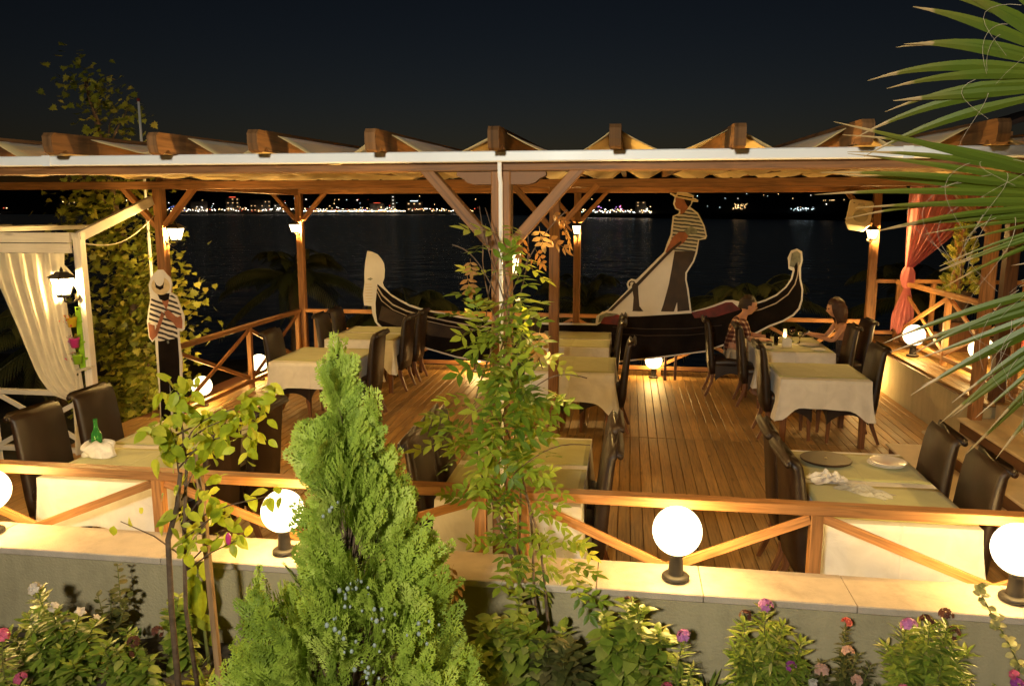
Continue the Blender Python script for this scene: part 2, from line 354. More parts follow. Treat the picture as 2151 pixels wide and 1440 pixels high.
for _k, _v in M.items():                                  # glowing surfaces are lit from the bulbs inside them; the far town is only looked at
    if any(q.type == 'EMISSION' for q in _v.node_tree.nodes) and not _k.startswith('light_'):
        _v.cycles.emission_sampling = 'NONE'
# ================================================================== mesh helpers
class MB:
    """collects faces with uv and material slot, builds one mesh object"""
    def __init__(s): s.v = []; s.f = []; s.uv = []; s.mi = []; s.rnd = []
    def face(s, idx, uv=None, mi=0, rnd=0.5):
        s.f.append(tuple(idx)); s.uv.append(uv or [(0, 0)] * len(idx)); s.mi.append(mi); s.rnd.append(rnd)
    def sweep(s, pts, hw, ht, up=(0, 0, 1), c=0.25, n=None, mi=0, caps=True):
        """box section with chamfered corners along a path; hw/ht half sizes (numbers or lists)"""
        pts = [Vector(q) for q in pts]; k = len(pts)
        hw = [hw] * k if not isinstance(hw, (list, tuple)) else hw
        ht = [ht] * k if not isinstance(ht, (list, tuple)) else ht
        up = Vector(up); base = len(s.v); L = 0; us = []
        ou, ov = random.random() * 5, random.random() * 5
        for i, q in enumerate(pts):
            a = (pts[min(i + 1, k - 1)] - pts[max(i - 1, 0)]).normalized()
            sd = a.cross(up)
            if sd.length < 1e-4: sd = a.cross(Vector((0, 1, 0)))
            sd.normalize(); nn = sd.cross(a).normalized()
            w, h = hw[i], ht[i]; e = min(w, h) * c
            for x, y in ((w, h - e), (w - e, h), (-w + e, h), (-w, h - e), (-w, -h + e), (-w + e, -h), (w - e, -h), (w, -h + e)):
                s.v.append(q + sd * x + nn * y)
            if i: L += (q - pts[i - 1]).length
            us.append(L)
        w, h = hw[0], ht[0]
        per = [0]; 
        for d in (0.003, 2 * w, 0.003, 2 * h, 0.003, 2 * w, 0.003, 2 * h): per.append(per[-1] + d)
        for i in range(k - 1):
            for j in range(8):
                a0 = base + i * 8 + j; a1 = base + i * 8 + (j + 1) % 8
                s.face((a0, a1, a1 + 8, a0 + 8), [(us[i] + ou, per[j] + ov), (us[i] + ou, per[j + 1] + ov), (us[i + 1] + ou, per[j + 1] + ov), (us[i + 1] + ou, per[j] + ov)], mi)
        if caps:
            for i0, rev in ((base, 1), (base + (k - 1) * 8, 0)):
                idx = [i0 + j for j in range(8)]
                uvs = [((s.v[t] - s.v[i0]).length * 0.3 + ou, (s.v[t] - s.v[i0 + 3]).length + ov) for t in idx]
                if rev: idx = idx[::-1]; uvs = uvs[::-1]
                s.face(idx, uvs, mi)
        return s
    def bar(s, p0, p1, w, h, up=(0, 0, 1), c=0.12, mi=0): return s.sweep([p0, p1], w / 2, h / 2, up, c, mi=mi)
    def box(s, x0, x1, y0, y1, z0, z1, ch=0.004, mi=0):
        dx, dy, dz = x1 - x0, y1 - y0, z1 - z0; cx, cy_, cz = (x0 + x1) / 2, (y0 + y1) / 2, (z0 + z1) / 2
        if dx >= dy and dx >= dz: return s.sweep([(x0, cy_, cz), (x1, cy_, cz)], dy / 2, dz / 2, (0, 0, 1), 2 * ch / min(dy, dz), mi=mi)
        if dy >= dz: return s.sweep([(cx, y0, cz), (cx, y1, cz)], dx / 2, dz / 2, (0, 0, 1), 2 * ch / min(dx, dz), mi=mi)
        return s.sweep([(cx, cy_, z0), (cx, cy_, z1)], dx / 2, dy / 2, (0, 1, 0), 2 * ch / min(dx, dy), mi=mi)
    def tube(s, pts, rad, n=8, mi=0, caps=True):
        pts = [Vector(q) for q in pts]; k = len(pts)
        rad = [rad] * k if not isinstance(rad, (list, tuple)) else rad
        base = len(s.v); ref = Vector((0.3, 0.9, 0.2))
        for i, q in enumerate(pts):
            a = (pts[min(i + 1, k - 1)] - pts[max(i - 1, 0)])
            a = a.normalized() if a.length > 1e-9 else Vector((0, 0, 1))
            sd = a.cross(ref)
            if sd.length < 0.05: sd = a.cross(Vector((1, 0, 0)))
            sd.normalize(); nn = a.cross(sd)
            for j in range(n):
                t = 2 * math.pi * j / n; s.v.append(q + (sd * math.cos(t) + nn * math.sin(t)) * rad[i])
        for i in range(k - 1):
            for j in range(n):
                a0 = base + i * n + j; a1 = base + i * n + (j + 1) % n
                s.face((a0, a1, a1 + n, a0 + n), [(i, j / n), (i, (j + 1) / n), (i + 1, (j + 1) / n), (i + 1, j / n)], mi)
        if caps:
            s.face([base + j for j in range(n)][::-1], None, mi); s.face([base + (k - 1) * n + j for j in range(n)], None, mi)
        return s
    def lathe(s, prof, n=24, o=(0, 0, 0), mi=0, squash=1.0):
        base = len(s.v); o = Vector(o)
        for r_, z in prof:
            for j in range(n):
                t = 2 * math.pi * j / n; s.v.append(o + Vector((r_ * math.cos(t), r_ * squash * math.sin(t), z)))
        for i in range(len(prof) - 1):
            for j in range(n):
                a0 = base + i * n + j; a1 = base + i * n + (j + 1) % n
                s.face((a0, a1, a1 + n, a0 + n), None, mi)
        return s
    def ball(s, o, r_, n=16, m=10, sc_=(1, 1, 1), mi=0):
        base = len(s.v); o = Vector(o)
        s.v.append(o + Vector((0, 0, -r_ * sc_[2])))
        for i in range(1, m):
            a = math.pi * i / m
            for j in range(n):
                t = 2 * math.pi * j / n
                s.v.append(o + Vector((r_ * sc_[0] * math.sin(a) * math.cos(t), r_ * sc_[1] * math.sin(a) * math.sin(t), -r_ * sc_[2] * math.cos(a))))
        s.v.append(o + Vector((0, 0, r_ * sc_[2]))); top = len(s.v) - 1
        for j in range(n):
            s.face((base, base + 1 + (j + 1) % n, base + 1 + j), None, mi)
            for i in range(m - 2):
                a0 = base + 1 + i * n + j; a1 = base + 1 + i * n + (j + 1) % n
                s.face((a0, a1, a1 + n, a0 + n), None, mi)
            a0 = base + 1 + (m - 2) * n
            s.face((a0 + j, a0 + (j + 1) % n, top), None, mi)
        return s
    def plate(s, out, y0, y1, mi=0, mie=None):
        """outline in (x,z) given a thickness from y0 (front) to y1 (back)"""
        area = sum(out[i][0] * out[(i + 1) % len(out)][1] - out[(i + 1) % len(out)][0] * out[i][1] for i in range(len(out)))
        if area < 0: out = out[::-1]
        k = len(out); b = len(s.v); e = min(0.0015, abs(y1 - y0) * 0.3)
        for y in (y0, y1):
            for x, z in out: s.v.append(Vector((x, y, z)))
        s.face([b + i for i in range(k)], None, mi); s.face([b + k + i for i in range(k)][::-1], None, mi if mie is None else mie)
        for i in range(k):
            j = (i + 1) % k
            s.face((b + j, b + i, b + k + i, b + k + j), None, mi if mie is None else mie)
        return s
    def grid(s, fn, nu, nv, mi=0, thick=0):
        b = len(s.v)
        for i in range(nu + 1):
            for j in range(nv + 1): s.v.append(Vector(fn(i / nu, j / nv)))
        for i in range(nu):
            for j in range(nv):
                a = b + i * (nv + 1) + j
                s.face((a, a + nv + 1, a + nv + 2, a + 1), [(i / nu, j / nv), ((i + 1) / nu, j / nv), ((i + 1) / nu, (j + 1) / nv), (i / nu, (j + 1) / nv)], mi)
        return s
    def inst(s, tv, tf, mats, locs, rnds, mi=0, tuv=None):
        """template copies: tv (n,3), tf faces, mats (k,3,3) columns are the axes, locs (k,3)"""
        tv = np.asarray(tv, float)
        V = np.einsum('kij,nj->kni', mats, tv) + np.asarray(locs)[:, None, :]
        n = len(tv)
        for k in range(len(locs)):
            b = len(s.v); s.v.extend(map(tuple, V[k]))
            for f in tf: s.face([b + i for i in f], [tuple(tuv[i]) for i in f] if tuv is not None else None, mi, rnds[k])
        return s
    def build(s, name, mats, parent=None, smooth=False, solid=0, subsurf=0):
        me = bpy.data.meshes.new(name)
        me.from_pydata([tuple(v) for v in s.v], [], s.f)
        uvl = me.uv_layers.new(name='UVMap')
        flat = np.array([c for f in s.uv for q in f for c in q], dtype=np.float32)
        uvl.data.foreach_set('uv', flat)
        if any(r_ != 0.5 for r_ in s.rnd):
            at = me.attributes.new('rnd', 'FLOAT', 'FACE'); at.data.foreach_set('value', np.array(s.rnd, dtype=np.float32))
        for m_ in (mats if isinstance(mats, (list, tuple)) else [mats]): me.materials.append(M[m_])
        if any(s.mi): me.polygons.foreach_set('material_index', np.array(s.mi, dtype=np.int32))
        if smooth: me.polygons.foreach_set('use_smooth', np.ones(len(s.f), dtype=bool))
        me.update()
        o = bpy.data.objects.new(name, me); C.objects.link(o)
        if parent: o.parent = parent
        if solid:
            md = o.modifiers.new('thickness', 'SOLIDIFY'); md.thickness = solid; md.offset = 0
        if subsurf:
            md = o.modifiers.new('smooth', 'SUBSURF'); md.levels = subsurf; md.render_levels = subsurf
        return o

def tag(o, label, cat=None, group=None, kind=None):
    o['label'] = label
    if cat: o['category'] = cat
    if group: o['group'] = group
    if kind: o['kind'] = kind
    return o
def thing(name, label, cat, loc=(0, 0, 0), rz=0, group=None):
    o = bpy.data.objects.new(name, None); C.objects.link(o)
    o.location = loc; o.rotation_euler = (0, 0, rz); o.empty_display_size = 0.1
    return tag(o, label, cat, group)
def struct(o, label=None):
    o['kind'] = 'structure'
    if label: o['label'] = label
    return o
_bulbs = {}
def bulb(parent, loc, watt, radius, col, key):
    """the light source of a lamp, inside its globe or cage"""
    if key not in _bulbs:
        d_ = bpy.data.lights.new('bulb', 'POINT'); d_.energy = watt; d_.shadow_soft_size = radius; d_.color = col; _bulbs[key] = d_
    o = bpy.data.objects.new('bulb', _bulbs[key]); C.objects.link(o); o.parent = parent; o.location = loc
    return o
def copy_tree(root, loc, rz, label, group=None):
    r_ = root.copy(); C.objects.link(r_); r_.location = loc; r_.rotation_euler = (0, 0, rz); r_['label'] = label
    if group: r_['group'] = group
    for ch in root.children:
        c_ = ch.copy(); C.objects.link(c_); c_.parent = r_
        for g in ch.children:
            d_ = g.copy(); C.objects.link(d_); d_.parent = c_
    return r_

# ---- leaf templates: x along the leaf, y across, z up
def tpl_leaf(wid=0.36, fold=0.12, curl=-0.15, seg=4, point=1.0):
    v = [(0, 0, 0)]; f = []
    for i in range(1, seg):
        t = i / seg; w = wid * math.sin(math.pi * t ** 0.8) ** point * 0.5; z = curl * t * t
        v += [(t, w, z + fold * w), (t, 0, z), (t, -w, z + fold * w)]
    v.append((1, 0, curl)); e = len(v) - 1
    f += [(0, 2, 1), (0, 3, 2)]
    for i in range(seg - 2):
        a = 1 + 3 * i
        f += [(a, a + 1, a + 4, a + 3), (a + 1, a + 2, a + 5, a + 4)]
    a = 1 + 3 * (seg - 2)
    f += [(a, a + 1, e), (a + 1, a + 2, e)]
    return np.array(v), f
def tpl_maple():
    pts = [(0, 0.02), (0.10, 0.22), (-0.06, 0.42), (0.22, 0.36), (0.30, 0.56), (0.44, 0.34), (0.60, 0.40), (0.62, 0.20), (1.0, 0.0)]
    out = pts + [(x, -y) for x, y in pts[-2::-1]]
    v = [(0.36, 0, 0.0)] + [(x, y, 0.12 * abs(y) - 0.10 * x * x) for x, y in out]
    f = [(0, i + 1, i) for i in range(1, len(out))]
    return np.array(v), f
def tpl_pinnate(pairs=3, wid=0.44):
    lv, lf = tpl_leaf(wid, 0.15, -0.12, 3)
    V, F = [], []
    def put(o, ang, ln, dz):
        b = len(V); ca, sa = math.cos(ang), math.sin(ang)
        for x, y, z in lv * ln: V.append((o + x * ca - y * sa, x * sa + y * ca, z + dz))
        for q in lf: F.append(tuple(b + i for i in q))
    for i in range(pairs):
        t = 0.25 + 0.6 * i / (pairs - 1); ln = 0.50 * (1 - 0.3 * abs(t - 0.5)); dz = -0.25 * t * t
        put(t, 1.05, ln, dz); put(t, -1.05, ln, dz)
    put(0.9, 0, 0.52, -0.25 * 0.81)
    b = len(V)
    for i in range(5):
        t = i / 4 * 0.92; V += [(t, 0.008, -0.25 * t * t), (t, -0.008, -0.25 * t * t)]
    for i in range(4): F.append((b + 2 * i, b + 2 * i + 1, b + 2 * i + 3, b + 2 * i + 2))
    return np.array(V), F
def tpl_spray(seed):
    """flat scale-leaf frond of a thuja: an axis, side twigs, and short scale tips"""
    r_ = random.Random(seed); V, F = [], []
    def rh(x0, y0, x1, y1, w, z0, z1):
        dx, dy = x1 - x0, y1 - y0; L = math.hypot(dx, dy) or 1; nx, ny = -dy / L * w, dx / L * w
        mx_, my_ = x0 + dx * 0.55, y0 + dy * 0.55; b = len(V); zm = (z0 + z1) / 2
        V.extend([(x0, y0, z0), (mx_ + nx, my_ + ny, zm + w * 0.4), (x1, y1, z1), (mx_ - nx, my_ - ny, zm + w * 0.4)]); F.append((b, b + 1, b + 2, b + 3))
    zc = lambda x, y: 0.10 * x * x - 0.30 * y * y
    for i in range(4): rh(i * 0.25, 0, i * 0.25 + 0.30, 0, 0.034, zc(i * 0.25, 0), zc(i * 0.25 + 0.30, 0))
    for i in range(6):
        x = 0.08 + 0.145 * i
        for sd in (1, -1):
            ln = (0.42 - 0.36 * abs(x - 0.34)) * r_.uniform(0.75, 1.15); a = r_.uniform(0.58, 0.9) * sd
            ex, ey = x + ln * math.cos(a), ln * math.sin(a)
            rh(x, 0, ex, ey, 0.036, zc(x, 0), zc(ex, ey))
            px, py = x + (ex - x) * 0.45, ey * 0.45; l2 = ln * 0.42
            for a2 in (a - 0.7, a + 0.7):
                qx, qy = px + l2 * math.cos(a2), py + l2 * math.sin(a2)
                rh(px, py, qx, qy, 0.032, zc(px, py), zc(qx, qy))
    return np.array(V), F
def frames(dirs, ups, sizes):
    """(k,3,3) matrices with x along dirs, z near ups, scaled"""
    d = np.asarray(dirs, float); d /= np.linalg.norm(d, axis=1)[:, None] + 1e-9
    u = np.asarray(ups, float); y = np.cross(u, d); y /= np.linalg.norm(y, axis=1)[:, None] + 1e-9
    z = np.cross(d, y); s_ = np.asarray(sizes)[:, None]
    return np.stack([d * s_, y * s_, z * s_], axis=2)
LEAF = tpl_leaf(); LANCE = tpl_leaf(0.24, 0.2, -0.18); OVATE = tpl_leaf(0.58, 0.12, -0.22, 4, 0.8); ROUND = tpl_leaf(0.8, 0.1, -0.1, 4, 0.6)
MAPLE = tpl_maple(); PINNATE = tpl_pinnate(); SPRAYS = [tpl_spray(i) for i in range(4)]
PETAL = tpl_leaf(0.75, 0.05, -0.2, 3, 0.6)
GRASSY = tpl_leaf(0.09, 0.3, -0.35, 5, 0.6)
# ================================================================== setting: ground, sea, far shore
def ground_z(x, y):
    if y < 3.95: z = 0.07 + 0.03 * mnoise.noise(Vector((x * 2.3, y * 2.3, 0)))
    elif y < 12.6 and x > -5.7: z = -0.45
    else: z = -0.45 - min(1.0, max(0, (y - 6.5) / 14)) * 1.1 - 0.12 * mnoise.noise(Vector((x * 0.6, y * 0.6, 3)))
    if y > 19: z -= (y - 19) * 0.12
    return z
g = MB()
g.grid(lambda u, v: (lambda x, y: (x, y, ground_z(x, y)))(-34 + 68 * u, -14 + 42 * v), 136, 168)
go = g.build('ground', 'ground_dark', smooth=True); struct(go, 'dark sloping ground under and around the terrace')
s_ = MB()
def bedz(x, y): return 0.085 + 0.035 * mnoise.noise(Vector((x * 3.1, y * 3.1, 1))) + 0.02 * mnoise.noise(Vector((x * 11, y * 11, 2)))
s_.grid(lambda u, v: (-9 + 16 * u, 0.6 + 3.22 * v, bedz(-9 + 16 * u, 0.6 + 3.22 * v)), 170, 60)
so = s_.build('soil_bed', 'soil', smooth=True); struct(so, 'brown soil of the flower bed below the wall')
w = MB(); w.grid(lambda u, v: (-4200 + 8400 * u, 17 + 4200 * v * v, -1.85), 30, 60)
struct(w.build('sea', 'sea'), 'dark still sea reflecting the town lights')

# far shore: bearing (deg from +Y) -> distance of the waterline, height of the hill behind
SH = [(-60, 2100, 70), (-42, 1750, 80), (-33, 1550, 75), (-20, 1500, 80), (-11.5, 1380, 85), (-6, 980, 80), (-3.0, 620, 55), (2, 560, 48), (9, 500, 45), (16, 440, 42), (28, 380, 40), (50, 360, 40)]
def shore(b):
    for i in range(len(SH) - 1):
        if SH[i][0] <= b <= SH[i + 1][0]:
            t = (b - SH[i][0]) / (SH[i + 1][0] - SH[i][0]); t = t * t * (3 - 2 * t)
            return SH[i][1] + t * (SH[i + 1][1] - SH[i][1]), SH[i][2] + t * (SH[i + 1][2] - SH[i][2])
    return SH[0][1:] if b < 0 else SH[-1][1:]
def hillpt(b, t):
    """t 0 at the waterline .. 1 on the ridge"""
    d, h = shore(b); r_ = d * (1 + 0.55 * t)
    hh = h * (t ** 1.3) * (1 + 0.25 * mnoise.noise(Vector((b * 0.12, t * 3, 0)))) if t < 0.99 else h
    z = -2.2 + (3.2 if t > 0.012 else 0) + hh
    return (math.sin(R(b)) * r_, math.cos(R(b)) * r_, z)
h = MB(); tt = [0, 0.013, 0.05, 0.12, 0.25, 0.4, 0.6, 0.8, 1.0, 1.3]
def hf(u, v):
    b = -60 + 110 * u; k = v * (len(tt) - 1); i = min(int(k), len(tt) - 2); t = tt[i] + (tt[i + 1] - tt[i]) * (k - i)
    if t > 1: p_ = hillpt(b, 1); return (p_[0] * 1.3, p_[1] * 1.3, -30)
    return hillpt(b, t)
h.grid(hf, 160, len(tt) - 1)
struct(h.build('hills', 'hill_scrub', smooth=True), 'dark hills of the far shore')

# lights of the town across the bay
rl = random.Random(11)
lm = ['light_white', 'light_warm', 'light_red', 'light_blue', 'light_violet', 'light_cold']
lb = MB()
def lamp_at(b, t, dz, size, mi, stretch=1.0):
    x, y, z = hillpt(b, t); d = math.hypot(x, y); k = d / 1500.0
    r_ = size * 0.85 * k; o = Vector((x, y, z + dz * k)); bi = len(lb.v)
    right = Vector((math.cos(R(b)), -math.sin(R(b)), 0)); fw = Vector((math.sin(R(b)), math.cos(R(b)), 0))
    for q in (right * r_ * stretch, -right * r_ * stretch, fw * r_, -fw * r_, Vector((0, 0, r_)), Vector((0, 0, -r_))): lb.v.append(o + q)
    for f in ((0, 2, 4), (2, 1, 4), (1, 3, 4), (3, 0, 4), (2, 0, 5), (1, 2, 5), (3, 1, 5), (0, 3, 5)): lb.face([bi + i for i in f], None, mi)
def bear(px): return math.degrees(math.atan((px - 1075.5) / 1640 / math.cos(R(9.52)))) - 8.4
for px in range(372, 1000, 3):                          # promenade, left bay
    if rl.random() < 0.9:
        lamp_at(bear(px + rl.uniform(-2, 2)), 0.02 + rl.random() * 0.01, 2 + rl.uniform(0, 5), rl.uniform(0.5, 1.15), rl.choice([0, 0, 0, 1, 1, 2]), rl.choice([1, 1, 1.2]))
for px in range(650, 860, 3): lamp_at(bear(px), 0.02, 2.5, rl.uniform(0.7, 1.2), rl.choice([0, 0, 1, 1, 5]), rl.uniform(1, 1.3))
for c, n_, mi in ((388, 7, 3), (400, 5, 3), (437, 9, 0), (505, 9, 2), (562, 9, 0), (602, 5, 0), (800, 12, 1), (830, 6, 2), (780, 5, 4)):
    for _ in range(n_): lamp_at(bear(c + rl.gauss(0, 8)), 0.03 + rl.random() * 0.05, rl.uniform(2, 10), rl.uniform(0.5, 1.1), mi if rl.random() < 0.6 else rl.choice([0, 1]), rl.choice([1, 1.4]))
for _ in range(80): lamp_at(bear(rl.uniform(372, 1010)), 0.10 + 0.45 * rl.random() ** 2, 1.5, rl.uniform(0.4, 0.85), rl.choice([0, 1, 1, 2, 5]))
for px in np.arange(1215, 1362, 2.6):                   # bright beach front
    lamp_at(bear(px + rl.uniform(-1, 1)), 0.025, 1 + rl.uniform(0, 6), rl.uniform(0.7, 1.5), rl.choice([0, 0, 5, 1, 1]), rl.uniform(1, 1.3))
for c, mi in ((1255, 4), (1293, 4), (1300, 2), (1345, 0), (1350, 1)):
    for _ in range(6): lamp_at(bear(c + rl.gauss(0, 5)), 0.06, rl.uniform(3, 12), rl.uniform(0.5, 1.1), mi)
for _ in range(26): lamp_at(bear(rl.uniform(1230, 1720)), 0.15 + 0.4 * rl.random(), 1.5, rl.uniform(0.35, 0.8), rl.choice([0, 1, 1, 5]))
for _ in range(30): lamp_at(bear(1541 + rl.gauss(0, 9)), 0.12 + rl.random() * 0.10, 1.5, rl.uniform(0.4, 0.75), 1)
for _ in range(22): lamp_at(bear(1668 + rl.gauss(0, 16)), 0.10 + rl.random() * 0.08, 1.5, rl.uniform(0.4, 1.0), 5)
lamp_at(bear(1675), 0.14, 2, 1.7, 5)
for _ in range(8): lamp_at(bear(1730 + rl.gauss(0, 10)), 0.30, 1.5, 0.5, 1)
for px in (160, 172, 183, 190, 235, 242, 250, 258, 290): lamp_at(bear(px), 0.25 + rl.random() * 0.2, 2, rl.uniform(0.7, 1.2), 1)
for px, mi in ((24, 1), (28, 0), (38, 2), (5, 2), (44, 1)): lamp_at(bear(px), 0.05, 6, 0.9, mi)
tl = lb.build('town_lights', lm); tag(tl, 'many small coloured lights of the town along the far shore', 'lights', kind='stuff')

# a few waterfront buildings that show as lit blocks
def far_building(px, wpx, hpx, dz, label, win, mi_w, roof=None):
    b = bear(px); x, y, z = hillpt(b, 0.03); d = math.hypot(x, y); k = d / 1640.0
    W, H = wpx * k, hpx * k
    o = thing('waterfront_building', label, 'building', (x, y, z), -R(b), 'buildings along the far shore')
    MB().box(-W / 2, W / 2, 0, W * 0.5, 0, H, 0.05).build('wall', 'far_wall', o)
    for i in range(win[0]):
        for j in range(win[1]):
            if rl.random() < 0.55:
                cx = -W / 2 + W * (i + 0.5) / win[0]; cz = H * (j + 0.55) / win[1]; ww = W / win[0] * 0.14; wh = H / win[1] * 0.10
                MB().box(cx - ww, cx + ww, -0.25, 0.1, cz - wh, cz + wh, 0.02).build('window', mi_w, o)
    if roof: MB().box(-W * 0.22, W * 0.22, -0.3, 0.2, H * 1.02, H * 1.05, 0.02).build('roof_sign', roof, o)
far_building(396, 26, 14, 0, 'low waterfront building lit blue at the edge of the far town', (4, 2), 'window_blue')
far_building(437, 30, 20, 0, 'white lit waterfront building beside the blue lit one', (4, 3), 'window_white')
far_building(506, 26, 28, 0, 'tall waterfront block with a red roof line', (3, 4), 'window_warm', 'light_red')
far_building(562, 40, 24, 0, 'wide hotel block with rows of warm windows behind the far post', (6, 3), 'window_warm')
far_building(603, 26, 16, 0, 'pale waterfront block with cold lit windows', (4, 2), 'window_white')
far_building(800, 30, 18, 0, 'waterfront restaurant block with red sign in the middle of the town', (4, 2), 'window_white', 'light_red')
far_building(833, 10, 34, 0, 'slim tower block rising above the promenade lights', (1, 5), 'window_white')
far_building(876, 34, 22, 0, 'dark block with a pale roof line above the promenade', (3, 2), 'window_warm', 'light_cold')
far_building(1338, 22, 24, 0, 'yellow lit waterfront tower beside the bright beach front', (2, 4), 'window_warm')

# ================================================================== deck
dk = MB(); dk.box(-6.05, 3.60, 4.15, 12.50, -0.16, -0.036, 0.01); deck = dk.build('deck', 'wood_dark'); struct(deck, 'wooden deck of long narrow boards')
pl_a = pl_b = None
PITCH = 0.1012
for i in range(95):
    x = -6.0 + PITCH * (i + 0.5)
    if x > 3.58: break
    if x > -6.0:
        if pl_a is None:
            pl_a = MB().box(-0.0478, 0.0478, 4.16, 8.645, -0.030, 0.0, 0.0035).build('plank', 'wood_deck', deck); o = pl_a
        else: o = pl_a.copy(); C.objects.link(o)
        o.location = (x, 0, rl.uniform(-0.0012, 0.0012))
    if x > -5.68:
        if pl_b is None:
            pl_b = MB().box(-0.0478, 0.0478, 8.653, 12.48, -0.030, 0.0, 0.0035).build('plank', 'wood_deck', deck); o = pl_b
        else: o = pl_b.copy(); C.objects.link(o)
        o.location = (x, 0, rl.uniform(-0.0012, 0.0012))

# ================================================================== low garden wall in front
gw = thing('garden_wall', 'low plastered garden wall with pale stone coping carrying the globe lamps', 'wall', (0, 0, 0))
MB().box(-9, 4.4, 3.84, 4.10, -0.05, 0.555, 0.004).build('wall_body', 'plaster', gw)
xs = [-9, -7.6, -6.3, -4.95, -3.72, -2.55, -1.25, -0.12, 0.42, 1.16, 1.95, 3.0, 4.45]
for i in range(len(xs) - 1):
    j = rl.uniform(-0.003, 0.003)
    MB().box(xs[i] + 0.0025, xs[i + 1] - 0.0025, 3.785 + j, 4.125 + j, 0.558, 0.60 + rl.uniform(-0.002, 0.001), 0.005).build('coping_slab', 'coping_stone', gw)

# ================================================================== raised terrace on the right with stairs
ut = MB(); ut.box(3.63, 7.6, 8.36, 12.75, -0.4, 0.562, 0.004); tw = ut.build('terrace_wall', 'plaster')
tag(tw, 'olive plastered wall of the raised terrace at the deck side', 'wall')
tf = MB(); tf.box(3.56, 7.6, 8.30, 12.8, 0.564, 0.572, 0.002); upper = tf.build('upper_terrace', 'wood_dark'); struct(upper, 'raised wooden terrace floor')
o = None
for i in range(34):
    x = 3.60 + PITCH * (i + 0.5)
    if o is None: o = MB().box(-0.0475, 0.0475, 8.28, 12.8, 0.574, 0.602, 0.0035).build('plank', 'wood_deck', upper); first = o
    else: o = first.copy(); C.objects.link(o)
    o.location = (x, 0, 0)
st = thing('terrace_steps', 'stone steps with dark risers climbing from the deck to the raised terrace', 'steps', (3.2, 6.5, 0))
for i, (x0, z) in enumerate(((2.72, 0.15), (3.06, 0.30), (3.38, 0.45))):
    MB().box(x0 - 3.2, 3.62 - 3.2 + 0.3, 4.9 - 6.5, 8.27 - 6.5, z - 0.149, z - 0.03, 0.003).build('riser', 'wood_dark', st)
    MB().box(x0 - 0.03 - 3.2, x0 + 0.345 - 3.2, 4.88 - 6.5, 8.29 - 6.5, z - 0.028, z, 0.006).build('tread', 'step_stone', st)
MB().box(3.70 - 3.2, 7.6 - 3.2, 4.9 - 6.5, 8.27 - 6.5, -0.3, 0.598, 0.004).build('landing', 'step_stone', st)

# ================================================================== pergola
pg = thing('pergola', 'brown timber pergola with rafters and cream cloth roof over the deck', 'pergola', (0, 0, 0))
def P(name, p0, p1, w, hh, mat='wood_beam', up=(0, 0, 1)): return MB().bar(p0, p1, w, hh, up).build(name, mat, pg)
ROOF = lambda y: 2.822 + (y - 3.9) * 0.0250          # underside of the rafters
posts = [(-0.68, 4.24, 2.722), (-5.26, 8.30, 2.765), (-5.23, 12.06, 2.79), (-0.77, 12.06, 2.79), (-0.765, 8.25, 2.765), (3.50, 11.95, 2.79), (3.50, 8.25, 2.765), (-5.26, 4.24, 2.722), (3.42, 4.24, 2.722)]
for x, y, z in posts: P('post', (x, y, 0.0 if x > -6 else -0.3), (x, y, z - 0.001), 0.105, 0.105, up=(0, 1, 0))
P('beam', (-9.0, 4.24, 2.765), (4.6, 4.24, 2.765), 0.10, 0.082)
P('beam', (-7.8, 8.27, 2.803), (4.6, 8.27, 2.803), 0.10, 0.085)
P('beam', (-5.5, 12.06, 2.895), (3.9, 12.06, 2.895), 0.10, 0.205)
P('beam', (-5.26, 8.33, 2.83), (-5.26, 12.0, 2.83), 0.09, 0.12)
for x, y, z in posts[:7]:
    for s in (-1, 1):
        if x > 3.4 and s > 0: continue
        k = 0.40 if y < 5 else 0.42
        zb = z
        P('brace', (x + s * 0.045, y, zb - k), (x + s * (k + 0.02), y, zb + 0.02), 0.058, 0.085, up=(0, 1, 0))
# carved corbel under the front beam
cb = [(-0.92, 2.72), (-0.92, 2.70), (-0.885, 2.685), (-0.865, 2.665), (-0.83, 2.655), (-0.53, 2.655), (-0.495, 2.665), (-0.475, 2.685), (-0.44, 2.70), (-0.44, 2.72)]
MB().plate(cb, 4.20, 4.28).build('corbel', 'wood_beam', pg)
def rafter(x):
    y0, y1 = 3.90, 12.35; hh = 0.105; m_ = MB()
    # carved tail: side profile in (y,z) swept across the width
    prof = [(0.0, 0.035), (0.012, 0.0), (0.045, -0.012), (0.075, 0.0), (0.085, 0.012), (0.11, 0.016), (0.13, 0.0)]
    out = [(y0 + a, ROOF(y0 + a) + b_) for a, b_ in prof] + [(y1, ROOF(y1)), (y1, ROOF(y1) + hh), (y0 + 0.02, ROOF(y0) + hh), (y0, ROOF(y0) + hh - 0.02)]
    wd = 0.028; b0 = len(m_.v); k = len(out)
    for sx_ in (-wd, wd):
        for a, b_ in out: m_.v.append(Vector((sx_, a, b_)))
    uvs = [(a, b_) for a, b_ in out]
    m_.face([i for i in range(k)][::-1], uvs[::-1]); m_.face([k + i for i in range(k)], uvs)
    for i in range(k):
        j = (i + 1) % k
        m_.face((i, j, k + j, k + i), [(out[i][0], 0), (out[j][0], 0), (out[j][0], 0.06), (out[i][0], 0.06)])
    return m_
raft = [-5.55, -4.93, -4.32, -3.71, -3.10, -2.49, -1.93, -1.30, -0.67, -0.075, 0.51, 1.08, 1.66, 2.26, 2.86, 3.46, 4.06]
rf = None
for x in raft:
    if rf is None: rf = rafter(0).build('rafter', 'wood_rafter', pg); o = rf
    else: o = rf.copy(); C.objects.link(o)
    o.location = (x, 0, rl.uniform(-0.004, 0.006))
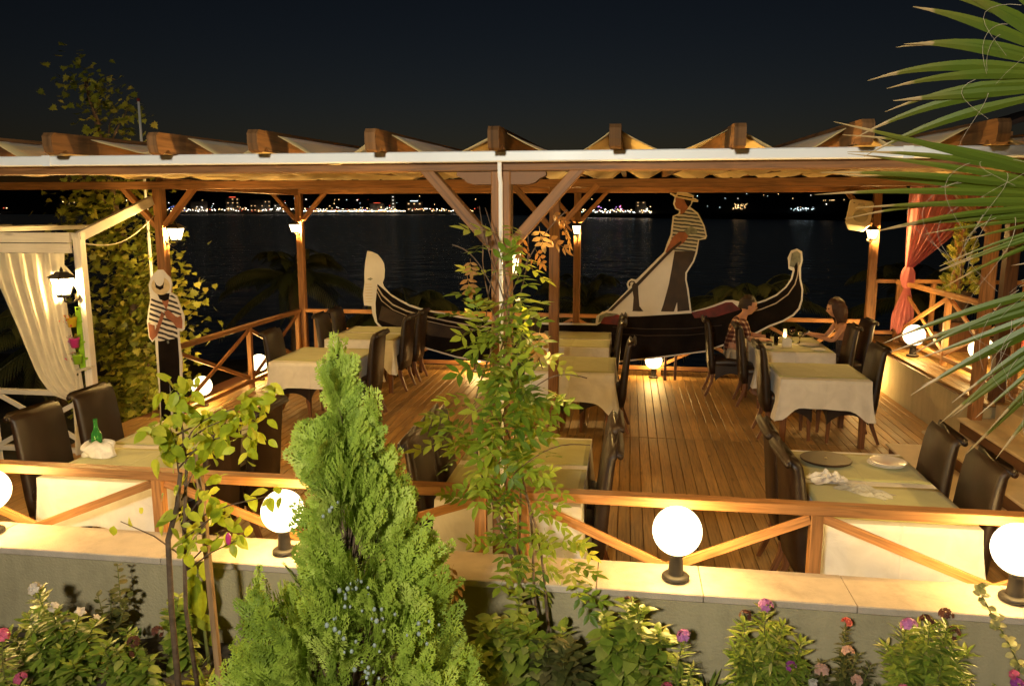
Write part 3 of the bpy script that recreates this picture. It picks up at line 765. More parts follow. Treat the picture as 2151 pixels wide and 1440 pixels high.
for i in range(len(raft) - 1):
    a, b = raft[i] + 0.03, raft[i + 1] - 0.03; sag = rl.uniform(0.10, 0.15); sh_ = rl.uniform(0.42, 0.58); yo = rl.uniform(-0.03, 0.05)
    def fab(u, v, a=a, b=b, sag=sag, sh_=sh_, yo=yo, i=i):
        y = 4.17 + yo + v * 8.05
        t = u / sh_ * 0.5 if u < sh_ else 0.5 + (u - sh_) / (1 - sh_) * 0.5
        wav = 0.018 * math.sin(v * 31 + i * 1.3) * math.sin(math.pi * u) + 0.010 * math.sin(v * 73 + i)
        return (a + (b - a) * u, y, ROOF(y) + 0.088 - sag * (1 - abs(2 * t - 1) ** 1.15) - wav * math.sin(math.pi * u))
    MB().grid(fab, 12, 60).build('canopy_panel', 'canopy_cloth', pg, smooth=True, solid=0.003)
gt = MB(); gt.box(-9.0, 4.7, 4.105, 4.175, 2.768, 2.822, 0.006); gt.build('gutter', 'gutter_white', pg)
for x in (-3.3, 1.3): MB().box(x, x + 0.05, 4.098, 4.102, 2.766, 2.824, 0.001).build('gutter_joint', 'gutter_white', pg)
MB().tube([(-0.678, 4.14, 2.77), (-0.678, 4.15, 2.70), (-0.676, 4.165, 2.66), (-0.672, 4.17, 0.62)], 0.0115, 10).build('downpipe', 'gutter_white', pg, smooth=True)

# ================================================================== railings
def railing(name, label, p0, p1, posts_, ztop, zbot, zfloor, mat, width=0.085, braces=True, postw=0.065, bottom=True, cat='railing'):
    o = thing(name, label, cat, (0, 0, 0)); p0 = Vector(p0); p1 = Vector(p1)
    def at(t, z): q = p0.lerp(p1, t); return Vector((q.x, q.y, z))
    MB().bar(at(0, ztop - 0.028), at(1, ztop - 0.028), width, 0.056).build('top_rail', mat, o)
    if bottom: MB().bar(at(0, zbot), at(1, zbot), 0.06, 0.055).build('bottom_rail', mat, o)
    for t in posts_: MB().bar(at(t, zfloor), at(t, ztop - 0.057), postw, postw, (0, 1, 0)).build('post', mat, o)
    if braces:
        d = (p1 - p0); L = d.length; sd = Vector((-d.y, d.x, 0)).normalized()
        for a, b in zip(posts_[:-1], posts_[1:]):
            if (b - a) * L < 0.35: continue
            e = (postw * 0.5 + 0.004) / L
            q0, q1 = at(a + e, ztop - 0.085), at(b - e, zbot + 0.05)
            MB().bar(q0 + sd * 0.013, q1 + sd * 0.013, 0.024, 0.05, (0, 0, 1)).build('brace', mat, o)
            q0, q1 = at(a + e, zbot + 0.05), at(b - e, ztop - 0.085)
            MB().bar(q0 - sd * 0.013, q1 - sd * 0.013, 0.024, 0.05, (0, 0, 1)).build('brace', mat, o)
    return o
L = 6.05 + 4.6
tx = lambda x: (x + 6.05) / L
railing('front_railing', 'near wooden railing with crossed braces behind the globe lamps on the wall', (-6.05, 4.195, 0), (4.6, 4.195, 0),
        [tx(x) for x in (-6.0, -4.55, -2.80, -0.80, -0.555, 1.04, 2.85, 4.55)], 0.965, 0.16, 0.0, 'wood_rail')
railing('far_railing', 'far wooden railing on the sea side behind the gondola cut-out', (-5.18, 12.06, 0), (3.45, 12.06, 0), [0.018, 0.19, 0.36, 0.508, 0.66, 0.83, 0.99], 0.95, 0.13, 0.0, 'wood_rail')
railing('side_railing', 'wooden side railing with crossed braces running back to the far corner post', (-5.28, 8.37, 0), (-5.28, 11.99, 0), [0.015, 0.525, 0.98], 0.95, 0.13, 0.0, 'wood_rail')
railing('terrace_railing', 'wooden railing on the sea side of the raised terrace', (3.60, 12.35, 0), (7.2, 12.35, 0), [0.02, 0.115, 0.25, 0.6, 0.98], 1.52, 0.72, 0.60, 'wood_rail', braces=False)
railing('terrace_side_railing', 'wooden railing with crossed braces coming forward along the raised terrace', (3.97, 12.25, 0), (3.97, 8.5, 0), [0.02, 0.50, 0.98], 1.52, 0.70, 0.60, 'wood_rail', braces=True)

# ================================================================== lamps
def make_globe():
    t = thing('globe_lamp', '', 'lamp', group='globe lamps along the walls and rails')
    MB().lathe([(0.0, 0.0), (0.066, 0.0), (0.072, 0.006), (0.072, 0.020), (0.064, 0.028), (0.044, 0.032), (0.0, 0.032)], 28).build('base', 'grey_cast', t, smooth=True)
    MB().lathe([(0.042, 0.030), (0.038, 0.06), (0.034, 0.12), (0.036, 0.132), (0.050, 0.140), (0.052, 0.150), (0.0, 0.150)], 24).build('neck', 'grey_cast', t, smooth=True)
    MB().ball((0, 0, 0.268), 0.128, 32, 20).build('globe', 'globe_glow', t, smooth=True)
    bulb(t, (0, 0, 0.268), 25.0, 0.131, LAMP, 'globe')
    return t
gl = make_globe()
GL = [((0.29, 3.945, 0.601), 1.0, 'glowing globe lamp on the front wall between the vine and the pink flowers'),
      ((-1.89, 3.95, 0.601), 0.93, 'glowing globe lamp on the front wall just beside the conifer'),
      ((1.95, 3.96, 0.601), 1.0, 'glowing globe lamp on the front wall at the palm side'),
      ((-3.76, 3.955, 0.601), 1.0, 'glowing globe lamp on the front wall at the far end beside the bottle table'),
      ((-5.47, 9.28, 0.0), 1.0, 'glowing globe lamp outside the side railing, the nearer of two'),
      ((-5.47, 10.9, 0.0), 1.0, 'glowing globe lamp outside the side railing, beside the far corner'),
      ((0.43, 11.93, 0.0), 1.0, 'glowing globe lamp on the deck under the gondola hull'),
      ((3.80, 10.95, 0.603), 1.08, 'glowing globe lamp on the raised terrace edge under the pink curtain'),
      ((4.22, 9.95, 0.603), 1.08, 'glowing globe lamp on the raised terrace half hidden by palm blades'),
      ((-2.35, 12.0, 0.0), 1.0, 'globe lamp on the deck behind the gondola stern and the vine'),
      ((3.32, 11.62, 0.0), 1.0, "globe lamp on the deck at the terrace corner behind the woman's chair")]
for i, (loc, s, lab) in enumerate(GL):
    if i == 0: o = gl; o['label'] = lab; o.location = loc
    else: o = copy_tree(gl, loc, 0, lab)
    o.scale = (s, s, s)

def make_lantern():
    t = thing('wall_lantern', '', 'lantern', group='post lanterns')
    # origin on the post face, arm reaching out along +x
    MB().lathe([(0.0, -0.006), (0.026, -0.006), (0.030, 0.0), (0.026, 0.008), (0.0, 0.010)], 16, (0, 0, 0)).build('back_plate', 'black_iron', t, smooth=True).rotation_euler = (0, R(90), 0)
    MB().tube([(0.0, 0, -0.005), (0.03, 0, -0.03), (0.07, 0, -0.04), (0.105, 0, -0.022), (0.112, 0, 0.012)], 0.008, 8).build('arm', 'black_iron', t, smooth=True)
    def fr(z, r_): return [Vector((0.112 + r_ * a, r_ * b, z)) for a, b in ((1, 1), (-1, 1), (-1, -1), (1, -1))]
    m_ = MB(); lo, hi = fr(0.028, 0.034), fr(0.150, 0.062); m_.v += lo + hi
    for i in range(4): j = (i + 1) % 4; m_.face((i, 4 + i, 4 + j, j)[::-1])
    m_.face((3, 2, 1, 0)); m_.build('pane', 'lantern_glow', t)
    bulb(t, (0.112, 0, 0.088), 90.0, 0.030, LAMP, 'lantern')
    lo, hi = fr(0.026, 0.037), fr(0.152, 0.066)
    m_ = MB()
    for a, b in zip(lo, hi): m_.bar(a, b, 0.008, 0.008)
    for q in (lo, hi):
        for i in range(4): m_.bar(q[i], q[(i + 1) % 4], 0.009, 0.009)
    m_.lathe([(0.0, 0.0), (0.045, 0.004), (0.052, 0.02), (0.0, 0.024)], 12, (0.112, 0, 0.004)); m_.build('cage', 'black_iron', t)
    m_ = MB(); b0 = fr(0.156, 0.080); b1 = fr(0.196, 0.030); m_.v += b0 + b1
    for i in range(4): j = (i + 1) % 4; m_.face((i, 4 + i, 4 + j, j)[::-1])
    m_.face((3, 2, 1, 0)); m_.face((4, 5, 6, 7)); m_.lathe([(0.0, 0.0), (0.012, 0.0), (0.014, 0.012), (0.006, 0.03), (0.0, 0.04)], 10, (0.112, 0, 0.196)); m_.build('cap', 'black_iron', t)
    return t
ln = make_lantern()
LN = [((-5.203, 8.30, 2.17), 0, 1.05, 'lit lantern on the near corner post above the straw hat cut-out'),
      ((-5.23, 12.003, 2.17), R(-100), 0.95, 'lit lantern on the far corner post before the town lights'),
      ((-0.77, 12.003, 2.155), R(-90), 1.0, 'lit lantern on the thin far post next to the middle of the deck'),
      ((-0.672, 4.295, 2.13), R(90), 1.05, 'lit lantern hidden behind the vine covered front post'),
      ((3.40, 11.90, 2.11), R(-80), 1.0, 'lit lantern below the cream loudspeaker'),
      ((-5.26, 4.297, 2.13), R(90), 1.0, 'unseen lantern added on the front corner post at the white pergola end'),  # out of view, added to light the deck from the front
      ((3.42, 4.297, 2.13), R(90), 1.0, 'unseen lantern added on the front corner post at the terrace steps')]  # likewise an added lantern out of view, for more light inside
for i, (loc, rz, s, lab) in enumerate(LN):
    if i == 0: o = ln; o['label'] = lab; o.location = loc; o.rotation_euler = (0, 0, rz)
    else: o = copy_tree(ln, loc, rz, lab)
    o.scale = (s, s, s)

# added lamp post, unseen behind the viewer, lighting bed, wall and gutter
lp = thing('added_lamp_post', 'unseen lamp post with a white globe added behind the viewer', 'lamp post', (-0.8, -1.6, 0.05))
MB().lathe([(0.0, 0.0), (0.14, 0.0), (0.15, 0.03), (0.09, 0.06), (0.06, 0.20), (0.045, 0.9), (0.035, 3.05), (0.06, 3.1), (0.07, 3.15), (0.0, 3.15)], 16).build('pole', 'black_iron', lp, smooth=True)
MB().ball((0, 0, 3.30), 0.16, 24, 16).build('globe', 'added_lamp_glow', lp, smooth=True)
bulb(lp, (0, 0, 3.30), 700.0, 0.163, (1.0, 0.94, 0.76), 'post')
# ================================================================== furniture
def make_chair():
    t = thing('dining_chair', '', 'chair', group='dark leather chairs at the deck tables')
    # faces +x; backrest behind at -x
    path = [(-0.185, 0, 0.30), (-0.205, 0, 0.42), (-0.222, 0, 0.58), (-0.238, 0, 0.74), (-0.255, 0, 0.88), (-0.268, 0, 0.955), (-0.287, 0, 0.990), (-0.309, 0, 0.996), (-0.328, 0, 0.980)]
    ht = [0.040, 0.043, 0.040, 0.036, 0.033, 0.029, 0.027, 0.025, 0.021]; hw = [0.222, 0.222, 0.222, 0.222, 0.220, 0.219, 0.218, 0.216, 0.212]
    MB().sweep(path, hw, ht, (-1, 0, 0.2), 0.55).build('backrest', 'leather', t, smooth=True)
    bk = t.children[0]
    MB().tube([(-0.322, y, 0.976) for y in (-0.214, -0.1, 0, 0.1, 0.214)], [0.018, 0.022, 0.022, 0.022, 0.018], 12).build('rolled_edge', 'leather', bk, smooth=True)
    MB().sweep([(-0.165, 0, 0.435), (-0.15, 0, 0.437), (0.0, 0, 0.447), (0.20, 0, 0.440), (0.248, 0, 0.428), (0.262, 0, 0.410)], [0.22, 0.222, 0.226, 0.226, 0.222, 0.205], [0.045, 0.050, 0.058, 0.052, 0.042, 0.02], (0, 0, 1), 0.5).build('seat', 'leather', t, smooth=True)
    m_ = MB()                                                      # apron with arched lower edge on three sides
    arch = lambda a: 0.205 + 0.105 * (1 - (2 * a - 1) ** 2) ** 0.8
    for p0, p1 in (((-0.16, -0.218), (0.245, -0.218)), ((0.245, -0.218), (0.245, 0.218)), ((0.245, 0.218), (-0.16, 0.218))):
        m_.grid(lambda u, v, p0=p0, p1=p1: (p0[0] + (p1[0] - p0[0]) * u, p0[1] + (p1[1] - p0[1]) * u, 0.41 + (arch(u) - 0.41) * v), 10, 2)
    m_.build('apron', 'leather', t, smooth=False, solid=0.012)
    for sx_, sy_ in ((1, 1), (1, -1)):
        MB().sweep([(0.225, 0.195 * sy_, 0.40), (0.228, 0.197 * sy_, 0.20), (0.232, 0.198 * sy_, 0.0)], [0.023, 0.020, 0.014], [0.023, 0.020, 0.014], (0, 1, 0), 0.2).build('leg', 'wood_chair_leg', t)
    for sy_ in (1, -1):
        MB().sweep([(-0.185, 0.19 * sy_, 0.36), (-0.20, 0.192 * sy_, 0.20), (-0.245, 0.195 * sy_, 0.08), (-0.278, 0.196 * sy_, 0.0)], [0.022, 0.019, 0.016, 0.014], [0.024, 0.021, 0.017, 0.014], (0, 1, 0), 0.2).build('leg', 'wood_chair_leg', t)
    return t
def make_table(w, d, name='dining_table'):
    t = thing(name, '', 'table', group='deck tables')
    MB().box(-w / 2 + 0.01, w / 2 - 0.01, -d / 2 + 0.01, d / 2 - 0.01, 0.712, 0.742, 0.004).build('table_top', 'wood_dark', t)
    for sx_ in (-1, 1):
        for sy_ in (-1, 1):
            x, y = sx_ * (w / 2 - 0.05), sy_ * (d / 2 - 0.05)
            MB().sweep([(x, y, 0.711), (x, y, 0.0)], [0.036, 0.028], [0.036, 0.028], (0, 1, 0), 0.12).build('leg', 'wood_chair_leg', t)
    m_ = MB(); e = 0.065
    for y in (-1, 1): m_.box(-w / 2 + 0.09, w / 2 - 0.09, y * (d / 2 - e) - 0.012, y * (d / 2 - e) + 0.012, 0.63, 0.711, 0.002)
    for x in (-1, 1): m_.box(x * (w / 2 - e) - 0.012, x * (w / 2 - e) + 0.012, -d / 2 + 0.09, d / 2 - 0.09, 0.63, 0.711, 0.002)
    m_.build('table_frame', 'wood_dark', t)
    return t
def make_cloth(w, d, loc, label, seed, drop=0.30):
    r_ = random.Random(seed); ph = [r_.uniform(0, 6.28) for _ in range(6)]
    per = []                                                     # walk round the edge
    hw, hd = w / 2 + 0.004, d / 2 + 0.004
    cor = [(-hw, -hd), (hw, -hd), (hw, hd), (-hw, hd)]
    for k in range(4):
        a, b = cor[k], cor[(k + 1) % 4]; n_ = 26
        for i in range(n_):
            t = i / n_; t = 0.5 - 0.5 * math.cos(math.pi * t)
            x, y = a[0] + (b[0] - a[0]) * t, a[1] + (b[1] - a[1]) * t
            ln_ = math.hypot(b[0] - a[0], b[1] - a[1]); dc = min(t, 1 - t) * ln_
            per.append((x, y, dc, k))
    m_ = MB(); K = len(per); rows = 7
    for j in range(rows + 1):
        v = j / rows
        for i, (x, y, dc, k) in enumerate(per):
            cw = math.exp(-(dc / 0.12) ** 2); cf = math.exp(-(dc / 0.16) ** 2)
            L_ = drop * (1 + 0.46 * cw) * (1 + 0.03 * math.sin(i * 0.31 + ph[0]))
            r0 = math.hypot(x, y)
            # outward direction
            ox, oy = (0, -1) if k == 0 else (1, 0) if k == 1 else (0, 1) if k == 2 else (-1, 0)
            if dc < 0.03:
                sx_, sy_ = (1 if x > 0 else -1), (1 if y > 0 else -1); ox, oy = sx_ * 0.75, sy_ * 0.75
            wv = 0.011 * math.sin(i * 0.62 + ph[1]) + 0.008 * math.sin(i * 1.27 + ph[2])
            off = 0.002 + v * (0.012 + wv) + v * v * 0.055 * cf - v * 0.012 * math.exp(-((dc - 0.2) / 0.06) ** 2)
            m_.v.append(Vector((x + ox * off, y + oy * off, 0.7455 - 0.008 * v - (L_ - 0.008) * v if j else 0.7465)))
    for j in range(rows):
        for i in range(K):
            a, b = j * K + i, j * K + (i + 1) % K
            m_.face((a, a + K, b + K, b), None)
    m_.face([i for i in range(K)])
    o = m_.build('tablecloth', 'white_cloth', None, smooth=False)
    me = o.data
    for pl in me.polygons: pl.use_smooth = pl.index < rows * K
    o.location = loc
    return tag(o, label, 'tablecloth', 'white tablecloths')
def make_runner(w, y0, y1, loc, label, seed):
    r_ = random.Random(seed); a, b = r_.uniform(0, 6), r_.uniform(0, 6)
    o = MB().grid(lambda u, v: (-w / 2 + w * u, y0 + (y1 - y0) * v + 0.006 * math.sin(u * 5 + a), 0.7495 + 0.0015 * (math.sin(u * 17 + a) * math.sin(v * 9 + b) + 1)), 18, 10).build('table_runner', 'runner_cloth', None, smooth=True, solid=0.0016)
    o.location = loc
    return tag(o, label, 'table runner', 'olive green table runners')
# tables: name, x0,x1,y0,y1
TB = [('bottle table', -3.90, -2.98, 4.52, 5.98, 'four-seat dining table with green bottle by the front railing'),
      ('TL1', -4.20, -3.18, 8.62, 9.66, 'two-seat dining table behind the conifer tip, near the side railing'),
      ('TL2', -4.18, -3.20, 10.32, 11.62, 'four-seat dining table in the far corner before the gondola stern'),
      ('TC1', -1.20, -0.22, 10.15, 11.55, 'four-seat dining table in the middle closest to the gondola'),
      ('TC2', -1.10, -0.12, 8.46, 9.50, 'two-seat dining table behind the free standing middle post'),
      ('TC3', -1.15, -0.25, 4.52, 5.97, 'four-seat dining table right behind the vine'),
      ('T6', 1.66, 2.58, 8.52, 9.46, 'two-seat dining table in front of the seated couple'),
      ('T5', 1.68, 2.62, 10.18, 11.50, 'dining table at which the couple sits'),
      ('T7', 1.17, 2.01, 4.50, 5.90, 'four-seat dining table with round tray and stacked plates')]
cl_lab = ['white tablecloth hanging brightly lit behind the railing at the bottle table', 'white tablecloth with drooping corners on the two-seat table behind the conifer tip', 'white tablecloth on the far corner table before the gondola stern',
          'white tablecloth on the middle table closest to the gondola', 'white tablecloth crossed by the free standing middle post', 'white tablecloth on the table right behind the vine',
          'white tablecloth on the empty two-seat table in front of the couple', "white tablecloth on the couple's table", 'white tablecloth hanging brightly lit behind the railing under the round tray']
where = ['at the bottle table', 'on the two-seat table behind the conifer tip', 'on the far corner table before the gondola stern', 'on the middle table closest to the gondola', 'on the table behind the free standing middle post', 'on the table right behind the vine', 'on the empty table in front of the couple', "on the couple's table", 'on the table with round tray and plates']
protos = {}
for i, (nm, x0, x1, y0, y1, lab) in enumerate(TB):
    w_, d_ = round(x1 - x0, 2), round(y1 - y0, 2); loc = ((x0 + x1) / 2, (y0 + y1) / 2, 0)
    t = make_table(w_, d_); t.location = loc; t['label'] = lab
    make_cloth(w_, d_, loc, cl_lab[i], i + 3, 0.31 if d_ < 1.2 else 0.33)
    gap = 0.05; mid = 0.045 if d_ > 1.2 else 0.0
    if d_ > 1.2:
        make_runner(w_ + 0.006, -d_ / 2 + gap, -mid, loc, 'olive table runner, the nearer of two ' + where[i], i)
        make_runner(w_ + 0.006, mid, d_ / 2 - gap, loc, 'olive table runner, the farther of two ' + where[i], i + 20)
    else: make_runner(w_ + 0.006, -d_ / 2 + 0.10, d_ / 2 - 0.01, loc, 'olive table runner ' + where[i], i)
CH = [(-4.36, 5.08, 1, 'dark leather chair beside the green bottle, the nearer one'), (-4.38, 5.76, 1, 'dark leather chair behind the green bottle, the farther one'),
      (-2.72, 4.86, -1, 'dark leather chair behind the sapling leaves, nearer the railing'), (-2.70, 5.50, -1, 'dark leather chair behind the sapling leaves, farther from the railing'),
      (-4.36, 9.05, 1, 'dark leather chair against the side railing at the table behind the conifer'), (-2.98, 9.10, -1, 'dark leather chair just past the conifer tip, pushed to the two-seat table'),
      (-4.36, 10.66, 1, 'dark leather chair by the corner post, nearer of two at the far corner table'), (-4.38, 11.30, 1, 'dark leather chair by the corner post, farther of two at the far corner table'),
      (-3.04, 10.68, -1, 'dark leather chair at the far corner table facing the corner, the nearer one'), (-3.02, 11.32, -1, 'dark leather chair at the far corner table facing the corner, before the gondola hull'),
      (-1.36, 10.50, 1, 'dark leather chair hidden by the vine at the table closest to the gondola'), (-1.36, 11.15, 1, 'dark leather chair hidden by the vine next to the gondola hull'),
      (-0.05, 10.50, -1, 'dark leather chair at the middle gondola table, nearer of the two facing the vine'), (-0.05, 11.15, -1, 'dark leather chair touching the gondola hull under the oar'),
      (-1.26, 8.98, 1, 'dark leather chair hidden by the vine at the table behind the middle post'), (0.06, 8.98, -1, 'dark leather chair at the table behind the middle post, beside the open deck'),
      (-1.37, 4.86, 1, 'dark leather chair between conifer and vine, the nearer one'), (-1.37, 5.44, 1, 'dark leather chair between conifer and vine, the farther one'),
      (-0.06, 4.86, -1, 'dark leather chair with shiny rolled top behind the vine, the nearer one'), (-0.06, 5.44, -1, 'dark leather chair with shiny rolled top behind the vine, the farther one'),
      (1.49, 9.0, 1, 'dark leather chair at the empty table in front of the couple, on the man\'s side'), (2.76, 8.95, -1, 'dark leather chair at the empty table in front of the couple, by the terrace wall'),
      (1.10, 11.02, 1, 'dark leather chair the man in plaid sits on'), (1.45, 10.46, 1, 'empty dark leather chair in front of the man in plaid'),
      (2.92, 10.56, -1, 'empty dark leather chair in front of the woman'), (3.26, 11.10, -1, 'dark leather chair the woman sits on'),
      (1.00, 4.86, 1, 'dark leather chair beside the crumpled napkin, nearer the railing'), (1.00, 5.44, 1, 'dark leather chair beside the round tray, farther from the railing'),
      (2.17, 4.86, -1, 'dark leather chair under the palm tips, nearer the railing'), (2.15, 5.48, -1, 'dark leather chair behind the stacked plates')]
ch0 = None
for bx_, y, s, lab in CH:
    jx, jr = 0, rl.uniform(-0.05, 0.05)
    x = bx_ + s * 0.30
    if ch0 is None: ch0 = make_chair(); ch0.scale = (1.06, 1.08, 1.06); o = ch0; o['label'] = lab; o.location = (x, y, 0); o.rotation_euler = (0, 0, (0 if s > 0 else math.pi) + jr)
    else: copy_tree(ch0, (x, y, 0), (0 if s > 0 else math.pi) + jr, lab)

# ------------------------------------------------------------------ things on the tables
TZ = 0.7535
tr = thing('round_tray', 'dark round wooden serving tray on the near table', 'tray', (1.43, 5.62, TZ))
MB().lathe([(0.0, 0.0), (0.07, 0.0), (0.07, 0.012), (0.165, 0.014), (0.172, 0.018), (0.174, 0.027), (0.170, 0.030), (0.0, 0.029)], 48).build('disc', 'tray_wood', tr, smooth=False)
MB().lathe([(0.0, 0.030), (0.010, 0.030), (0.008, 0.034), (0.0, 0.035)], 12).build('centre_pin', 'print_straw', tr)
for i in range(3):
    o = MB().lathe([(0.0, 0.004), (0.055, 0.004), (0.062, 0.0), (0.068, 0.004), (0.115, 0.014), (0.124, 0.017), (0.1245, 0.020), (0.116, 0.0185), (0.068, 0.0085), (0.0, 0.0080)], 40).build('plate', 'porcelain', None, smooth=True)
    o.location = (1.83 + 0.006 * i, 5.60 - 0.004 * i, TZ + 0.0095 * i + 0.001)
    tag(o, ['bottom plate of the white stack on the near table', 'middle plate of the white stack on the near table', 'top plate of the white stack beside the round tray'][i], 'plate', 'stacked plates')
def crumple(name, mat, loc, rad, h_, seed, lab, cat, squash=(1, 1), pts=None):
    m_ = MB(); n_ = 26
    def fn(u, v):
        x, y = (2 * u - 1), (2 * v - 1)
        r0 = math.hypot(x, y)
        q = Vector((x * 2.2 + seed, y * 2.2, seed * 0.7))
        z = h_ * (0.75 * abs(mnoise.noise(q)) + 0.25 * abs(mnoise.noise(q * 1.9))) * 1.6 * max(0.05, 1 - r0 ** 3 * 0.5)
        k = rad * (1 + 0.22 * mnoise.noise(q * 0.8 + Vector((5, 0, 0))))
        return (x * k * squash[0], y * k * squash[1], 0.003 + z)
    m_.grid(fn, n_, n_)
    o = m_.build(name, mat, None, smooth=True); o.location = loc
    return tag(o, lab, cat)
crumple('napkin', 'napkin_cloth', (1.345, 5.24, TZ), 0.115, 0.06, 3, 'crumpled white napkin on the near table in front of the round tray', 'napkin', (1.1, 0.8)).rotation_euler = (0, 0, 0.3)
crumple('plastic_wrap', 'film', (1.52, 5.02, TZ), 0.13, 0.045, 9, 'crumpled clear plastic wrapper on the near table beside the napkin', 'wrapper', (1.3, 0.6)).rotation_euler = (0, 0, -0.6)
bt = thing('green_bottle', 'green glass bottle wrapped in a napkin on the table by the front railing', 'bottle', (-3.80, 5.0, TZ))
MB().lathe([(0.0, 0.004), (0.034, 0.0), (0.037, 0.008), (0.037, 0.145), (0.033, 0.168), (0.019, 0.195), (0.0145, 0.215), (0.0135, 0.262), (0.0155, 0.264), (0.0155, 0.274), (0.0125, 0.276), (0.011, 0.27), (0.011, 0.22), (0.016, 0.197), (0.030, 0.166), (0.034, 0.145), (0.034, 0.012), (0.0, 0.010)], 32).build('glass', 'bottle_glass', bt, smooth=True)
def wrapf(u, v):
    a = u * 2 * math.pi; z = 0.002 + v * 0.11
    r_ = 0.043 + 0.045 * math.sin(math.pi * (1 - v) ** 0.6) * (1 + 0.5 * math.sin(a * 3 + 1)) + 0.05 * (1 - v) ** 3 * (1 + 0.6 * math.sin(a * 2 + 2)) + 0.005 * math.sin(a * 7 + v * 6)
    r_ = max(r_, 0.0395)
    return (-3.80 + r_ * math.cos(a) * 1.15, 5.0 + r_ * math.sin(a), TZ + z + 0.012 * math.sin(a * 4) * v + 0.02 * math.sin(math.pi * v) * (1 - v))
tag(MB().grid(wrapf, 48, 12).build('napkin', 'napkin_cloth', None, smooth=True, solid=0.002), 'white napkin wrapped round the foot of the green bottle', 'napkin')
# the couple's table
cd = thing('candle_holder', "lit candle in a tall white holder on the couple's table", 'candle', (2.13, 10.86, TZ))
MB().box(-0.028, 0.028, -0.028, 0.028, 0, 0.012, 0.002).build('base', 'porcelain', cd)
MB().box(-0.024, 0.024, 0.016, 0.024, 0.012, 0.20, 0.002).build('back_panel', 'porcelain', cd)
MB().lathe([(0.0, 0.012), (0.015, 0.012), (0.015, 0.085), (0.0, 0.087)], 14).build('candle', 'porcelain', cd, smooth=True)
MB().ball((0, 0, 0.108), 0.012, 12, 10, (0.8, 0.8, 1.8)).build('flame', 'candle_glow', cd, smooth=True)
bulb(cd, (0, 0, 0.110), 1.6, 0.024, (1.0, 0.6, 0.22), 'candle')
nh = thing('napkin_holder', "white folded napkins standing in a holder at the front of the couple's table", 'napkin holder', (2.10, 10.56, TZ))
MB().box(-0.06, 0.06, -0.03, 0.03, 0.0, 0.02, 0.003).build('base', 'plastic_cream', nh)
MB().plate([(-0.055, 0.02), (0.055, 0.02), (0.06, 0.10), (0.03, 0.125), (-0.045, 0.128), (-0.058, 0.10)], -0.02, 0.02).build('napkins', 'napkin_cloth', nh)
def wineglass(x, y, lab, s=1.0, fill=None):
    o = thing('wine_glass', lab, 'glass', (x, y, TZ)); o.scale = (s, s, s)
    MB().lathe([(0.0, 0.002), (0.032, 0.0), (0.033, 0.003), (0.006, 0.008), (0.0045, 0.07), (0.012, 0.085), (0.034, 0.115), (0.038, 0.145), (0.032, 0.185), (0.0305, 0.185), (0.0365, 0.145), (0.032, 0.117), (0.0, 0.088)], 24).build('bowl', 'clear_glass', o, smooth=True)
    if fill: MB().lathe([(0.0, 0.091), (0.030, 0.118), (0.0345, 0.138), (0.0, 0.138)], 20).build('drink', fill, o, smooth=True)
wineglass(2.26, 11.05, "wine glass behind the candle on the couple's table", 1.1, 'print_red')
wineglass(2.33, 10.9, "wine glass nearest the woman's hands", 1.0)
def tumbler(x, y, lab, fill):
    o = thing('tumbler', lab, 'glass', (x, y, TZ))
    MB().lathe([(0.0, 0.0), (0.026, 0.0), (0.031, 0.12), (0.029, 0.12), (0.0245, 0.008), (0.0, 0.008)], 20).build('glass_wall', 'clear_glass', o, smooth=True)
    MB().lathe([(0.0, 0.009), (0.024, 0.009), (0.0275, 0.095), (0.0, 0.095)], 18).build('drink', fill, o, smooth=True)
tumbler(1.99, 10.72, "beer glass beside the napkin holder on the couple's table", 'beer')
tumbler(1.93, 10.98, "half full beer glass in front of the man in plaid", 'beer')
def dish(x, y, r_, lab):
    o = MB().lathe([(0.0, 0.004), (r_ * 0.55, 0.004), (r_ * 0.6, 0.0), (r_ * 0.65, 0.005), (r_ * 0.97, 0.017), (r_, 0.02), (r_ * 0.95, 0.021), (r_ * 0.62, 0.010), (0.0, 0.009)], 32).build('plate', 'porcelain', None, smooth=True)
    o.location = (x, y, TZ); tag(o, lab, 'plate')
dish(1.82, 10.42, 0.11, 'white plate at the empty seat in front of the man in plaid'); dish(2.42, 10.72, 0.13, "white plate in front of the woman's hands"); dish(2.46, 10.36, 0.10, "small white plate at the near corner of the couple's table"); dish(1.86, 11.2, 0.13, 'white plate in front of the man in plaid')
ph_ = thing('small_dark_box', "small black box by the beer glass on the couple's table", 'box', (1.88, 10.60, TZ)); MB().box(-0.035, 0.035, -0.025, 0.025, 0, 0.035, 0.006).build('case', 'plastic_black', ph_); MB().box(-0.03, 0.03, -0.02, 0.02, 0.0355, 0.0385, 0.001).build('lid', 'plastic_black', ph_)

